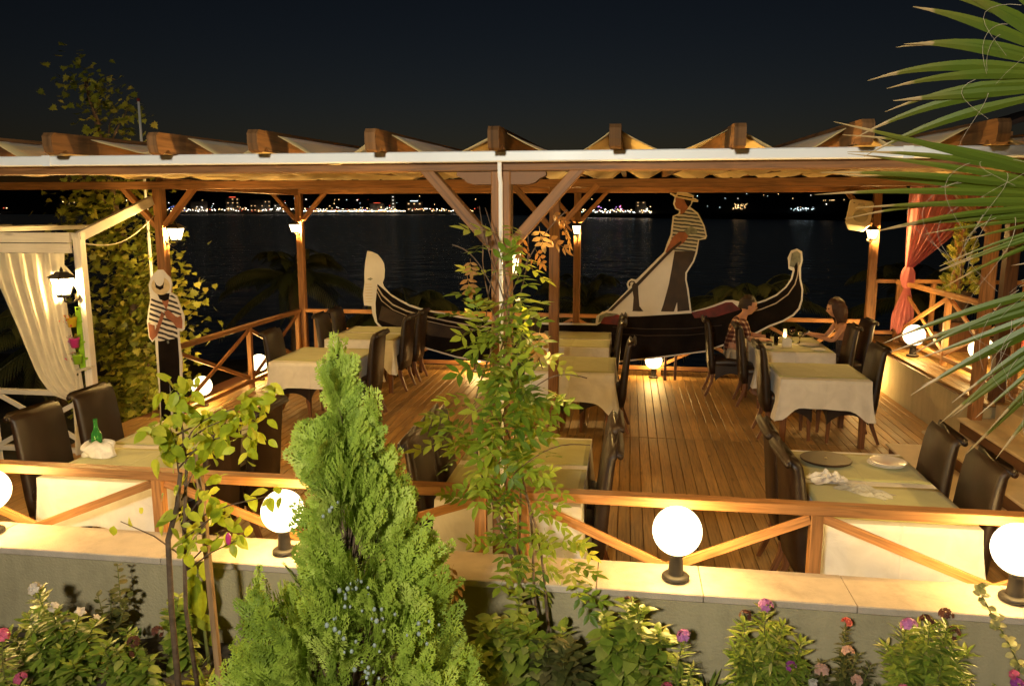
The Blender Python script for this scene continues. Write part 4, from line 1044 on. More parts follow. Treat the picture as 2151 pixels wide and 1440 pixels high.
# ================================================================== cut-outs
Yg = 11.75
gd = thing('gondola_cutout', 'flat cut-out board of a black gondola with white edge standing on the deck', 'cut-out', (0, 0, 0))
orn = [(-4.01, 1.91), (-3.94, 1.90), (-3.85, 1.86), (-3.79, 1.79), (-3.75, 1.72), (-3.74, 1.62), (-3.75, 1.50), (-3.78, 1.42)]
top = [(-3.76, 1.36), (-3.66, 1.25), (-3.52, 1.17), (-3.36, 1.09), (-3.17, 1.03), (-3.01, 1.0), (-2.76, 0.96), (-2.56, 0.92), (-1.92, 0.85), (-1.12, 0.845), (-0.46, 0.85), (-0.45, 0.96), (-0.36, 1.03), (-0.27, 1.04), (0.94, 1.05), (1.14, 1.11), (1.28, 1.16), (1.44, 1.23), (1.54, 1.235), (1.80, 1.18), (2.0, 1.25), (2.15, 1.33), (2.27, 1.44), (2.34, 1.56), (2.36, 1.67), (2.30, 1.70), (2.28, 1.86), (2.32, 1.96), (2.40, 1.99), (2.47, 1.95), (2.49, 1.83), (2.47, 1.72), (2.48, 1.56), (2.52, 1.41), (2.52, 1.25), (2.49, 1.12), (2.41, 1.02), (2.27, 0.93), (2.08, 0.85), (1.91, 0.75), (1.71, 0.66), (1.17, 0.45), (0.89, 0.41), (0.61, 0.36), (0.05, 0.28), (-0.45, 0.22), (-1.18, 0.19), (-1.93, 0.18), (-2.6, 0.26), (-3.02, 0.37), (-3.52, 0.51), (-3.83, 0.70), (-3.92, 0.80), (-3.96, 0.93), (-3.97, 1.05), (-4.09, 1.06), (-4.10, 1.23), (-4.07, 1.43), (-4.07, 1.56), (-4.05, 1.73)]
MB().plate(orn + top, Yg, Yg + 0.016).build('board', 'board_white', gd)
hullp = [(-3.86, 1.40), (-3.74, 1.30), (-3.63, 1.205), (-3.5, 1.13), (-3.35, 1.055), (-3.16, 1.0), (-2.76, 0.93), (-2.56, 0.89), (-1.92, 0.82), (-1.12, 0.815), (-0.44, 0.82), (-0.25, 0.95), (0.2, 0.97), (0.94, 1.03), (1.15, 1.06), (1.45, 1.11), (1.80, 1.155), (2.0, 1.225), (2.16, 1.31), (2.285, 1.43), (2.36, 1.55), (2.385, 1.68), (2.36, 1.78), (2.41, 1.87), (2.43, 1.76), (2.455, 1.56), (2.495, 1.40), (2.495, 1.26), (2.465, 1.135), (2.39, 1.04), (2.26, 0.955), (2.07, 0.875), (1.90, 0.775), (1.70, 0.685), (1.17, 0.475), (0.61, 0.385), (0.05, 0.305), (-0.45, 0.245), (-1.18, 0.215), (-1.93, 0.205), (-2.6, 0.285), (-3.02, 0.395), (-3.51, 0.535), (-3.80, 0.72), (-3.88, 0.80), (-3.90, 0.95), (-3.90, 1.1)]
hl = MB().plate(hullp, Yg - 0.003, Yg - 0.0002).build('hull', 'print_black', gd)
def strip(pts, w_, mat, name, par, y=Yg - 0.0055):
    q = [Vector((a, 0, b)) for a, b in pts]; up_, dn_ = [], []
    for i in range(len(q)):
        d = (q[min(i + 1, len(q) - 1)] - q[max(i - 1, 0)]).normalized(); nn = Vector((-d.z, 0, d.x)); w2 = w_[i] if isinstance(w_, list) else w_
        up_.append((q[i].x + nn.x * w2, q[i].z + nn.z * w2)); dn_.append((q[i].x - nn.x * w2, q[i].z - nn.z * w2))
    return MB().plate(up_ + dn_[::-1], y, y + 0.0022).build(name, mat, par)
strip([(-3.87, 1.36), (-3.78, 1.22), (-3.62, 1.08), (-3.4, 0.985), (-3.16, 0.92), (-2.76, 0.84), (-2.4, 0.78), (-1.9, 0.745)], 0.011, 'print_line', 'rope_moulding', hl)
strip([(-3.88, 1.30), (-3.80, 1.14), (-3.62, 1.0), (-3.4, 0.91), (-3.16, 0.85), (-2.76, 0.77), (-2.4, 0.72), (-1.9, 0.69)], 0.005, 'print_line', 'rope_moulding', hl)
strip([(2.435, 1.80), (2.43, 1.62), (2.40, 1.48), (2.31, 1.33), (2.15, 1.20), (1.95, 1.11), (1.75, 1.05)], 0.008, 'print_line', 'rope_moulding', hl)
strip([(-0.2, 0.80), (0.3, 0.78), (0.9, 0.80), (1.4, 0.86)], 0.006, 'print_brown', 'hull_seam', hl)
strip([(-0.2, 0.70), (0.3, 0.68), (0.9, 0.70), (1.3, 0.75)], 0.005, 'print_brown', 'hull_seam', hl)
MB().plate([(-3.86, 0.84), (-3.5, 0.72), (-3.0, 0.60), (-2.5, 0.55), (-2.45, 0.70), (-2.9, 0.78), (-3.4, 0.88), (-3.8, 1.06)], Yg - 0.0052, Yg - 0.0032).build('hull_sheen', 'print_brown', hl)
MB().plate([(0.95, 1.045), (1.14, 1.09), (1.28, 1.135), (1.44, 1.20), (1.53, 1.205), (1.66, 1.10), (1.3, 0.98), (1.0, 0.96)], Yg - 0.0052, Yg - 0.0032).build('red_lining', 'print_red', hl)
MB().plate([(-0.38, 0.85), (-0.10, 0.83), (-0.02, 0.94), (-0.12, 0.99), (-0.30, 0.985), (-0.37, 0.95)], Yg - 0.0052, Yg - 0.0032).build('red_cushion', 'print_red', hl)
MB().plate([(-0.42, 0.86), (-0.40, 0.97), (-0.30, 1.015), (-0.12, 1.0), (-0.20, 0.97), (-0.33, 0.95), (-0.38, 0.87)], Yg - 0.0076, Yg - 0.0056).build('hat_on_seat', 'print_grey', hl)
MB().plate([(2.31, 1.74), (2.33, 1.92), (2.40, 1.96), (2.45, 1.92), (2.46, 1.80), (2.43, 1.72), (2.40, 1.80), (2.37, 1.72)], Yg - 0.0052, Yg - 0.0032).build('prow_iron', 'print_grey', hl)
for i in range(7):
    z = 1.12 + i * 0.045
    strip([(-4.06, z), (-3.95, z + 0.004)], 0.004, 'print_straw', 'stern_tooth', gd, Yg - 0.0026)
MB().plate([(-4.03, 1.47), (-3.97, 1.50), (-3.93, 1.48), (-3.97, 1.455)], Yg - 0.0028, Yg - 0.0004).build('stern_mark', 'print_grey', gd)
for x in (-3.2, -1.2, 0.6, 1.9):
    zz = 0.24 if x < 1 else 0.60
    MB().bar((x, Yg + 0.03, 0.0), (x, Yg + 0.03, zz + 0.3), 0.04, 0.025, (0, 1, 0)).build('support_leg', 'wood_dark', gd)
    MB().box(x - 0.02, x + 0.02, Yg + 0.02, Yg + 0.20, 0.0, 0.03, 0.003).build('support_foot', 'wood_dark', gd)
# gondolier: a board of its own fixed above the hull
gn = thing('gondolier_cutout', 'flat cut-out of a straw-hatted gondolier in striped shirt leaning on his oar', 'cut-out', (0, 0, 0))
Yn = Yg + 0.022
gout = [(-0.50, 0.60), (-0.44, 0.95), (-0.33, 1.03), (-0.27, 1.06), (0.02, 1.37), (-0.005, 1.44), (0.01, 1.49), (0.06, 1.525), (0.13, 1.515), (0.17, 1.55), (0.53, 1.93), (0.56, 2.04), (0.615, 2.19), (0.635, 2.45), (0.715, 2.485), (0.725, 2.525), (0.665, 2.55), (0.635, 2.63), (0.655, 2.725), (0.585, 2.765), (0.595, 2.785), (0.675, 2.755), (0.69, 2.795), (0.82, 2.788), (0.925, 2.745), (0.92, 2.71), (0.995, 2.68), (0.985, 2.652), (0.915, 2.655), (0.88, 2.58), (0.995, 2.495), (1.095, 2.31), (1.135, 2.16), (1.115, 2.12), (1.025, 2.105), (1.005, 1.92), (0.965, 1.79), (0.868, 1.62), (0.868, 1.52), (0.90, 1.39), (0.955, 1.05), (0.98, 0.60)]
bd = MB().plate(gout, Yn, Yn + 0.016).build('board', 'board_white', gn)
def lay(name, pts, mat, k): return MB().plate(pts, Yn - 0.0026 * k, Yn - 0.0026 * (k - 1) - 0.0003).build(name, mat, gn)
lay('trousers', [(0.68, 1.95), (0.985, 1.95), (0.945, 1.80), (0.845, 1.63), (0.845, 1.52), (0.875, 1.39), (0.928, 1.07), (0.75, 1.05), (0.74, 1.19), (0.70, 1.05), (0.49, 0.99), (0.54, 1.15), (0.61, 1.45), (0.65, 1.72)], 'print_brown', 1)
lay('dark_fork', [(0.02, 0.98), (0.09, 1.05), (0.10, 1.25), (0.07, 1.42), (0.10, 1.48), (0.16, 1.44), (0.17, 1.30), (0.19, 1.12), (0.27, 1.02), (0.40, 0.985), (0.50, 1.02), (0.62, 1.0), (0.62, 0.85), (0.0, 0.85)], 'print_brown', 1)
lay('shirt', [(0.72, 2.47), (0.78, 2.52), (0.88, 2.555), (0.985, 2.47), (1.075, 2.31), (1.115, 2.16), (1.10, 2.14), (1.01, 2.115), (0.982, 1.94), (0.69, 1.94), (0.585, 1.99), (0.64, 2.18), (0.655, 2.44)], 'print_stripe_gondolier', 2)
lay('face', [(0.665, 2.715), (0.71, 2.715), (0.895, 2.70), (0.885, 2.63), (0.85, 2.57), (0.80, 2.50), (0.745, 2.47), (0.74, 2.54), (0.685, 2.565), (0.665, 2.60), (0.655, 2.63), (0.67, 2.66)], 'print_skin', 3)
lay('dark_hair', [(0.78, 2.71), (0.90, 2.70), (0.885, 2.62), (0.85, 2.575), (0.82, 2.62), (0.80, 2.66)], 'print_black', 4)
lay('straw_hat', [(0.60, 2.775), (0.68, 2.745), (0.695, 2.785), (0.82, 2.78), (0.912, 2.738), (0.905, 2.70), (0.985, 2.672), (0.98, 2.66), (0.89, 2.67), (0.70, 2.71), (0.66, 2.73), (0.605, 2.762)], 'print_straw', 5)
lay('hat_band', [(0.69, 2.735), (0.90, 2.70), (0.91, 2.715), (0.695, 2.752)], 'print_black', 6)
lay('sleeve_shadow', [(0.80, 2.24), (0.90, 2.30), (0.98, 2.26), (1.0, 2.20), (0.90, 2.20), (0.86, 2.17)], 'print_grey', 3)
lay('hands', [(0.65, 2.15), (0.73, 2.22), (0.82, 2.22), (0.87, 2.16), (0.82, 2.08), (0.70, 1.99), (0.60, 1.92), (0.545, 1.92), (0.575, 2.0)], 'print_skin', 4)
lay('oar', [(-0.33, 0.985), (0.09, 1.415), (0.53, 1.885), (0.62, 1.975), (0.76, 2.09), (0.78, 2.07), (0.65, 1.95), (0.57, 1.87), (0.16, 1.42), (-0.27, 0.985)], 'print_brown', 5)
lay('oar_ring', [(0.02, 1.44), (0.03, 1.48), (0.06, 1.50), (0.10, 1.495), (0.115, 1.48), (0.10, 1.475), (0.065, 1.483), (0.045, 1.465), (0.05, 1.43), (0.035, 1.415)], 'print_brown', 6)
MB().bar((0.75, Yn + 0.03, 0.0), (0.75, Yn + 0.03, 1.9), 0.04, 0.025, (0, 1, 0)).build('support_leg', 'wood_dark', gn)
# man with lowered straw hat, at the near corner post
mc = thing('singer_cutout', 'flat cut-out of a man in striped shirt bowing his straw hat by the corner post', 'cut-out', (0, 0, 0))
Ym = 8.10
mo = [(-5.26, 1.83), (-5.215, 1.87), (-5.155, 1.87), (-5.12, 1.83), (-5.07, 1.78), (-5.055, 1.71), (-5.08, 1.62), (-5.01, 1.58), (-4.975, 1.47), (-4.935, 1.35), (-4.945, 1.20), (-4.985, 1.175), (-5.01, 1.19), (-5.01, 1.04), (-4.995, 0.86), (-5.02, 0.53), (-5.03, 0.02), (-5.33, 0.02), (-5.31, 0.5), (-5.305, 0.76), (-5.295, 0.96), (-5.315, 1.08), (-5.35, 1.045), (-5.385, 1.10), (-5.395, 1.28), (-5.365, 1.42), (-5.33, 1.55), (-5.34, 1.70), (-5.30, 1.79)]
MB().plate(mo, Ym, Ym + 0.016).build('board', 'board_white', mc)
def layc(name, pts, mat, k): return MB().plate(pts, Ym - 0.0026 * k, Ym - 0.0026 * (k - 1) - 0.0003).build(name, mat, mc)
layc('trousers', [(-5.275, 1.06), (-5.03, 1.10), (-5.03, 0.86), (-5.045, 0.53), (-5.05, 0.05), (-5.15, 0.05), (-5.17, 0.6), (-5.19, 0.05), (-5.31, 0.05), (-5.285, 0.7), (-5.28, 0.95)], 'print_black', 1)
layc('shirt', [(-5.31, 1.57), (-5.23, 1.53), (-5.12, 1.57), (-5.06, 1.59), (-5.02, 1.56), (-4.99, 1.47), (-4.96, 1.37), (-5.02, 1.33), (-5.03, 1.10), (-5.27, 1.055), (-5.27, 1.20), (-5.29, 1.26), (-5.375, 1.26), (-5.345, 1.42)], 'print_stripe_singer', 2)
layc('arm', [(-5.375, 1.26), (-5.30, 1.24), (-5.30, 1.18), (-5.24, 1.30), (-5.20, 1.40), (-5.17, 1.36), (-5.22, 1.25), (-5.28, 1.12), (-5.345, 1.065), (-5.37, 1.11)], 'print_skin', 3)
layc('arm', [(-4.965, 1.36), (-5.02, 1.335), (-5.07, 1.38), (-5.12, 1.42), (-5.17, 1.40), (-5.15, 1.33), (-5.08, 1.29), (-5.03, 1.22), (-4.965, 1.21), (-4.955, 1.3)], 'print_skin', 3)
layc('neck', [(-5.20, 1.60), (-5.09, 1.60), (-5.11, 1.50), (-5.14, 1.42), (-5.18, 1.50)], 'print_skin', 3)
layc('beard', [(-5.235, 1.60), (-5.085, 1.61), (-5.10, 1.54), (-5.15, 1.52), (-5.21, 1.54)], 'print_black', 4)
def ell(cx, cz, a, b, rot, n_=28): return [(cx + a * math.cos(t) * math.cos(rot) - b * math.sin(t) * math.sin(rot), cz + a * math.cos(t) * math.sin(rot) + b * math.sin(t) * math.cos(rot)) for t in [2 * math.pi * i / n_ for i in range(n_)]]
layc('hat_brim', ell(-5.185, 1.69, 0.112, 0.10, 0.2), 'print_straw', 5)
layc('hat_crown', ell(-5.195, 1.775, 0.06, 0.085, -0.1), 'board_white', 7)
layc('hat_band', [(-5.247, 1.735), (-5.24, 1.67), (-5.19, 1.645), (-5.15, 1.665), (-5.138, 1.735), (-5.158, 1.70), (-5.19, 1.685), (-5.228, 1.70)], 'print_black', 8)
layc('belt_buckle', ell(-5.15, 1.05, 0.014, 0.018, 0), 'print_grey', 3)
MB().bar((-5.17, Ym + 0.03, 0.0), (-5.17, Ym + 0.03, 1.2), 0.04, 0.025, (0, 1, 0)).build('support_leg', 'wood_dark', mc)

# ================================================================== loudspeaker
sp_ = thing('loudspeaker', 'cream loudspeaker box tilted down from the terrace corner post', 'loudspeaker', (3.22, 11.80, 2.44)); sp_.rotation_euler = (R(-24), R(8), R(-14))
m_ = MB(); fr_ = [(-0.13, -0.15, 0.17), (0.13, -0.15, 0.17), (0.13, -0.15, -0.17), (-0.13, -0.15, -0.17)]; bk_ = [(-0.085, 0.12, 0.15), (0.085, 0.12, 0.15), (0.085, 0.12, -0.15), (-0.085, 0.12, -0.15)]
m_.sweep([(0, -0.150, 0), (0, -0.14, 0), (0, 0.11, 0), (0, 0.12, 0)], [0.150, 0.160, 0.115, 0.105], [0.185, 0.195, 0.165, 0.155], (0, 0, 1), 0.2); m_.build('cabinet', 'plastic_cream', sp_)
MB().lathe([(0.0, 0.004), (0.085, 0.004), (0.095, 0.0), (0.098, -0.006), (0.0, -0.006)], 32).build('woofer_grille', 'speaker_mesh', sp_, smooth=True)
sp_.children[-1].location = (0.02, -0.152, -0.05); sp_.children[-1].rotation_euler = (R(90), 0, 0)
MB().plate([(-0.05, 0.10), (0.05, 0.10), (0.04, 0.135), (-0.04, 0.135)], -0.156, -0.151).build('tweeter', 'speaker_mesh', sp_)
MB().plate([(-0.11, 0.13), (-0.085, 0.13), (-0.085, 0.137), (-0.11, 0.137)], -0.155, -0.1512).build('badge', 'plastic_black', sp_)
MB().bar((0.02, 0.10, 0), (0.20, 0.20, 0.05), 0.03, 0.03).build('bracket', 'black_iron', sp_)
# ================================================================== white pergola at the side
wp = thing('white_pergola', 'white painted timber pergola corner beside the big leaved tree', 'pergola', (0, 0, 0))
def W(name, p0, p1, a, b, up=(0, 0, 1)): return MB().bar(p0, p1, a, b, up).build(name, 'white_paint_wood', wp)
W('post', (-5.47, 7.20, -0.45), (-5.47, 7.20, 2.285), 0.085, 0.085, (0, 1, 0))
W('post', (-6.66, 7.20, -0.45), (-6.66, 7.20, 0.615), 0.07, 0.07, (0, 1, 0))
W('beam', (-8.6, 7.145, 2.255), (-5.52, 7.145, 2.255), 0.03, 0.10); W('beam', (-8.6, 7.14, 2.15), (-5.52, 7.14, 2.15), 0.03, 0.095)
W('beam', (-8.6, 7.20, 2.27), (-5.42, 7.20, 2.27), 0.07, 0.07)
W('raking_beam', (-5.47, 7.16, 2.25), (-5.315, 8.235, 2.635), 0.05, 0.10)
W('brace', (-5.80, 7.19, 2.09), (-5.50, 7.19, 1.76), 0.04, 0.06)
W('top_rail', (-8.6, 7.21, 0.64), (-5.52, 7.21, 0.64), 0.07, 0.05); W('bottom_rail', (-8.6, 7.21, 0.02), (-5.52, 7.21, 0.02), 0.06, 0.05)
W('brace', (-6.62, 7.195, 0.05), (-5.53, 7.195, 0.61), 0.022, 0.05); W('brace', (-6.62, 7.225, 0.61), (-5.53, 7.225, 0.05), 0.022, 0.05)
W('brace', (-7.8, 7.195, 0.61), (-6.70, 7.195, 0.05), 0.022, 0.05); W('brace', (-7.8, 7.225, 0.05), (-6.70, 7.225, 0.61), 0.022, 0.05)
for i in range(3): MB().bar((-7.6 + i * 0.62, 6.95, 2.335), (-7.6 + i * 0.62, 8.8, 2.335), 0.045, 0.05).build('slat', 'white_paint_wood', wp)
def lerp(a, b, t): return a + (b - a) * t
def interp(tab, v):
    for (a, x), (b, y) in zip(tab[:-1], tab[1:]):
        if v <= b: t = (v - a) / (b - a + 1e-9); return x + (y - x) * t
    return tab[-1][1]
wc = thing('sheer_curtain', 'cream sheer curtain gathered to the white pergola post', 'curtain', (0, 0, 0))
Lx = [(0, -6.45), (0.2, -6.36), (0.45, -6.18), (0.7, -6.02), (0.85, -5.90), (1.0, -5.72)]; Lz = [(0, 2.10), (0.25, 1.72), (0.5, 1.27), (0.75, 0.82), (0.9, 0.64), (1.0, 0.60)]
def curt(u, v):
    xl, zl = interp(Lx, v), interp(Lz, v); xr, zr = lerp(-5.60, -5.535, v), lerp(2.10, 0.93, v)
    k = u; x = lerp(xl, xr, k); z = lerp(zl, zr, k ** 1.6) + (0.0 if v < 0.6 else -0.05 * math.sin(math.pi * k) * (v - 0.6) / 0.4)
    amp = lerp(0.035, 0.018, v)
    y = 7.115 + amp * math.sin(u * 34 + 0.8 * math.sin(v * 4)) + 0.012 * math.sin(u * 71 + v * 3) - 0.05 * math.sin(math.pi * v)
    return (x, y, z)
MB().grid(curt, 90, 40).build('drape', 'sheer_cloth', wc, smooth=True)
def tail(u, v):
    x = lerp(-5.66, -5.53, u) + 0.02 * math.sin(v * 3) - 0.07 * (1 - u) * v; z = lerp(0.92 - 0.22 * (1 - u), -0.25, v)
    return (x, 7.13 + 0.022 * math.sin(u * 19 + v), z)
MB().grid(tail, 40, 14).build('tail', 'sheer_cloth', wc, smooth=True)
MB().tube([(-5.47 + 0.075 * math.cos(a) - 0.03, 7.17 + 0.075 * math.sin(a), 0.92 + 0.02 * math.cos(a)) for a in [i * math.pi / 8 for i in range(17)]], 0.014, 8).build('tie', 'sheer_cloth', wc, smooth=True)
o = copy_tree(ln, (-5.50, 7.145, 1.66), R(-112), 'brightly lit lantern on the white pergola post above the flower pots'); o.scale = (1.25, 1.25, 1.35)
rp = thing('rope', 'pale sagging rope between white pergola post and brown corner post', 'rope', (-5.44, 7.2, 2.2))
MB().tube([(0.0 + 0.14 * t, 1.05 * t, 0.0 + 0.27 * t - 0.14 * math.sin(math.pi * t)) for t in [i / 14 for i in range(15)]], 0.006, 6).build('strand', 'rope', rp, smooth=True)
fp = thing('flagpole', 'thin white pole with red tip rising behind the corner post', 'pole', (-5.88, 9.0, -0.6))
MB().tube([(0, 0, 0), (0, 0, 2.0), (0.0, 0, 4.42)], [0.022, 0.020, 0.014], 12).build('shaft', 'gutter_white', fp, smooth=True)
MB().ball((0, 0, 4.44), 0.022, 12, 8).build('tip', 'print_red', fp, smooth=True)
def flower_pot(x, y, z, mat, lab, petal):
    o = thing('flower_pot', lab, 'flower pot', (x, y, z), 0, 'pots hung on the white post')
    MB().lathe([(0.0, 0.0), (0.036, 0.0), (0.048, 0.085), (0.052, 0.088), (0.052, 0.098), (0.046, 0.098), (0.036, 0.012), (0.0, 0.012)], 24).build('pot', mat, o, smooth=True)
    m_ = MB(); k = 9; a = rng.uniform(0, 6.28, k); d = np.stack([np.cos(a), np.sin(a), rng.uniform(0.5, 1.4, k)], 1)
    m_.inst(*GRASSY, frames(d, np.tile([0, 0, 1.0], (k, 1)), rng.uniform(0.08, 0.13, k)), np.tile([0, 0, 0.085], (k, 1)), rng.random(k)); m_.build('leaves', 'bush_leaf', o)
    m_ = MB(); k = 20
    loc = np.stack([rng.normal(-0.03, 0.03, k), rng.normal(-0.03, 0.025, k), rng.uniform(0.06, 0.16, k) - 0.03], 1); d = rng.normal(0, 1, (k, 3))
    m_.inst(*PETAL, frames(d, rng.normal(0, 1, (k, 3)), rng.uniform(0.018, 0.03, k)), loc, rng.random(k)); m_.build('blossom', petal, o)
    MB().bar((0.053, 0.02, 0.05), (0.065, 0.06, 0.05), 0.02, 0.02).build('hanger', 'pot_green', o)
flower_pot(-5.555, 7.10, 1.36, 'pot_yellow', 'yellow flower pot on the white post, topmost of three', 'orchid_petal')
flower_pot(-5.545, 7.10, 1.15, 'pot_pink', 'pink flower pot on the white post, middle of three', 'petal_lilac')
flower_pot(-5.53, 7.10, 0.98, 'pot_green', 'lime green flower pot on the white post, lowest of three', 'petal_pink')
hs = thing('pot_holder', 'lime green hanging strip behind the three flower pots', 'pot holder', (-5.515, 7.15, 0.9)); MB().box(-0.03, 0.03, -0.004, 0.004, 0, 0.66, 0.001).build('strip', 'pot_green', hs); MB().box(-0.012, 0.012, -0.012, -0.004, 0.63, 0.65, 0.001).build('hook', 'black_iron', hs)

# ================================================================== raised terrace: pavilion, curtains, potted conifer
pv = thing('terrace_pavilion', 'dark tiled pavilion roof on brown posts over the raised terrace', 'pavilion', (0, 0, 0))
for x, y in ((3.76, 8.42), (4.9, 8.42), (4.75, 12.2)): MB().bar((x, y, 0.603), (x, y, 3.0), 0.12, 0.12, (0, 1, 0)).build('post', 'wood_dark' if y < 9 else 'wood_beam', pv)
MB().bar((3.4, 8.42, 3.08), (8.5, 8.42, 3.08), 0.10, 0.16).build('beam', 'wood_beam', pv)
MB().bar((3.55, 12.2, 3.08), (8.5, 12.2, 3.08), 0.10, 0.16).build('beam', 'wood_beam', pv)
for i in range(7): MB().bar((3.45 + i * 0.6, 8.0, 3.20), (3.45 + i * 0.6, 12.9, 3.20), 0.06, 0.08).build('rafter', 'wood_beam', pv)
MB().grid(lambda u, v: (3.35 + 4.6 * u, 7.9 + 5.2 * v, 3.27 + 1.3 * u + 0.025 * abs(math.sin(u * 40))), 60, 6).build('roof', 'roof_tile', pv, solid=0.04)
def tied_curtain(name, lab, xl, xr, y, zt, xk, zk, zb, spread):
    o = thing(name, lab, 'curtain', (0, 0, 0))
    def up_(u, v):
        e = v ** 1.7
        x = lerp(lerp(xl, xr, u), xk + (u - 0.5) * 0.09, e); z = lerp(zt, zk, v) + (0.18 * u * math.sin(math.pi * v))
        return (x, y + lerp(0.04, 0.02, v) * math.sin(u * 42 + v * 2) + 0.012 * math.sin(u * 93), z)
    MB().grid(up_, 90, 30).build('drape', 'pink_sheer', o, smooth=True)
    def kn(u, v):
        a = 2 * math.pi * u; r_ = 0.045 + 0.05 * math.sin(math.pi * v) ** 0.7 + 0.008 * math.sin(a * 7 + v * 4)
        return (xk + r_ * math.cos(a), y + r_ * math.sin(a) * 0.8, zk + 0.02 - 0.30 * v)
    MB().grid(kn, 40, 12).build('knot', 'pink_sheer', o, smooth=True)
    def tl_(u, v):
        w_ = lerp(0.07, spread, min(1, v * 1.6)); return (xk + (u - 0.5) * w_ - 0.03 * v, y + 0.028 * math.sin(u * 30 + v * 3), lerp(zk - 0.27, zb + 0.05 * math.sin(u * 13), v))
    MB().grid(tl_, 60, 16).build('tail', 'pink_sheer', o, smooth=True)
tied_curtain('pink_curtain', 'pink sheer curtain knotted and hanging above the terrace globe lamp', 3.88, 5.15, 11.82, 2.86, 3.95, 1.72, 0.82, 0.30)
tied_curtain('pink_curtain', 'pink sheer curtain behind the palm blades, farther from the deck', 4.35, 5.1, 9.35, 2.75, 4.46, 1.62, 0.85, 0.3)
pp = thing('potted_conifer', 'small conifer in a dark pot on a wooden stand beside the pink curtain', 'potted plant', (4.56, 11.6, 0.603))
MB().box(-0.16, 0.16, -0.16, 0.16, 0.0, 0.40, 0.01).build('stand', 'wood_dark', pp)
MB().lathe([(0.0, 0.402), (0.11, 0.402), (0.16, 0.78), (0.17, 0.79), (0.17, 0.82), (0.15, 0.82), (0.12, 0.44), (0.0, 0.44)], 24).build('pot', 'pot_dark', pp, smooth=True)
m_ = MB(); k = 260; z = rng.uniform(0.78, 1.75, k); a = rng.uniform(0, 6.28, k); rr = 0.22 * (1 - (z - 0.78) / 1.05) ** 0.7 * rng.uniform(0.4, 1, k)
d = np.stack([np.cos(a), np.sin(a), rng.uniform(0.3, 1.2, k)], 1)
m_.inst(*SPRAYS[0], frames(d, rng.normal(0, 1, (k, 3)), rng.uniform(0.08, 0.14, k)), np.stack([rr * np.cos(a), rr * np.sin(a), z], 1), rng.random(k)); m_.build('foliage', 'tree_leaf', pp)
MB().tube([(0, 0, 0.75), (0, 0, 1.6)], [0.02, 0.008], 8).build('trunk', 'bark', pp)

# ================================================================== the couple
def skin_mesh(verts, edges, rad, sub=2, root=0):
    me = bpy.data.meshes.new('tmp'); me.from_pydata(verts, edges, []); o = bpy.data.objects.new('tmp', me); C.objects.link(o)
    md = o.modifiers.new('s', 'SKIN'); md.use_smooth_shade = True
    sv = me.skin_vertices[0].data
    for i, r_ in enumerate(rad): sv[i].radius = (r_, r_) if not isinstance(r_, tuple) else r_; sv[i].use_root = (i == root)
    o.modifiers.new('u', 'SUBSURF').levels = sub
    dg = bpy.context.evaluated_depsgraph_get(); ev = bpy.data.meshes.new_from_object(o.evaluated_get(dg)); bpy.data.objects.remove(o); return ev
def head_mesh(o, s=1.0, yaw=0.0, tilt=0.0):
    """face towards +x: skull, jaw, brow, nose, lips, ears"""
    m_ = MB(); m_.ball((0, 0, 0), 1, 28, 22)
    for i, v in enumerate(m_.v):
        x, y, z = v
        X_, Y_, Z_ = x * 0.098, y * 0.076, z * 0.118
        if z < -0.1: k = 1 - 0.38 * (-z - 0.1); Y_ *= k; X_ = X_ * (1 - 0.22 * (-z - 0.1)) + 0.010 * (-z)
        if x > 0.2:
            f = max(0, 1 - abs(y) * 4.5)
            X_ += 0.026 * f * math.exp(-((z + 0.18) / 0.14) ** 2)                 # nose
            X_ += 0.010 * f * math.exp(-((z + 0.50) / 0.10) ** 2)                 # lips
            X_ += 0.008 * math.exp(-((z - 0.18) / 0.08) ** 2)                     # brow
            X_ -= 0.010 * math.exp(-((abs(y) - 0.40) / 0.16) ** 2 - ((z - 0.02) / 0.12) ** 2)   # eye sockets
            X_ += 0.010 * f * math.exp(-((z + 0.85) / 0.12) ** 2)                 # chin
        m_.v[i] = Vector((X_, Y_, Z_))
    for sy_ in (1, -1): m_.ball((-0.008, sy_ * 0.077, -0.01), 0.03, 10, 8, (0.6, 0.3, 1.0))
    rot = Matrix.Rotation(yaw, 3, 'Z') @ Matrix.Rotation(tilt, 3, 'Y')
    m_.v = [rot @ (v * s) + Vector(o) for v in m_.v]
    return m_
def fuse(parts, name, mat, parent, vox=0.009):
    bm = bmesh.new()
    for me in parts:
        bm.from_mesh(me)
    me = bpy.data.meshes.new(name); bm.to_mesh(me); bm.free(); me.materials.clear(); me.materials.append(M[mat])
    o = bpy.data.objects.new(name, me); C.objects.link(o); o.parent = parent
    md = o.modifiers.new('r', 'REMESH'); md.mode = 'VOXEL'; md.voxel_size = vox; md.use_smooth_shade = True
    sm = o.modifiers.new('s', 'SMOOTH'); sm.iterations = 2; sm.factor = 0.4
    return o
def mb_mesh(m_):
    me = bpy.data.meshes.new('tmp'); me.from_pydata([tuple(v) for v in m_.v], [], m_.f); return me
def plain(me, name, mat, parent, vox=None):
    me.materials.clear(); me.materials.append(M[mat]); me.name = name
    for p_ in me.polygons: p_.use_smooth = True
    o = bpy.data.objects.new(name, me); C.objects.link(o); o.parent = parent; return o
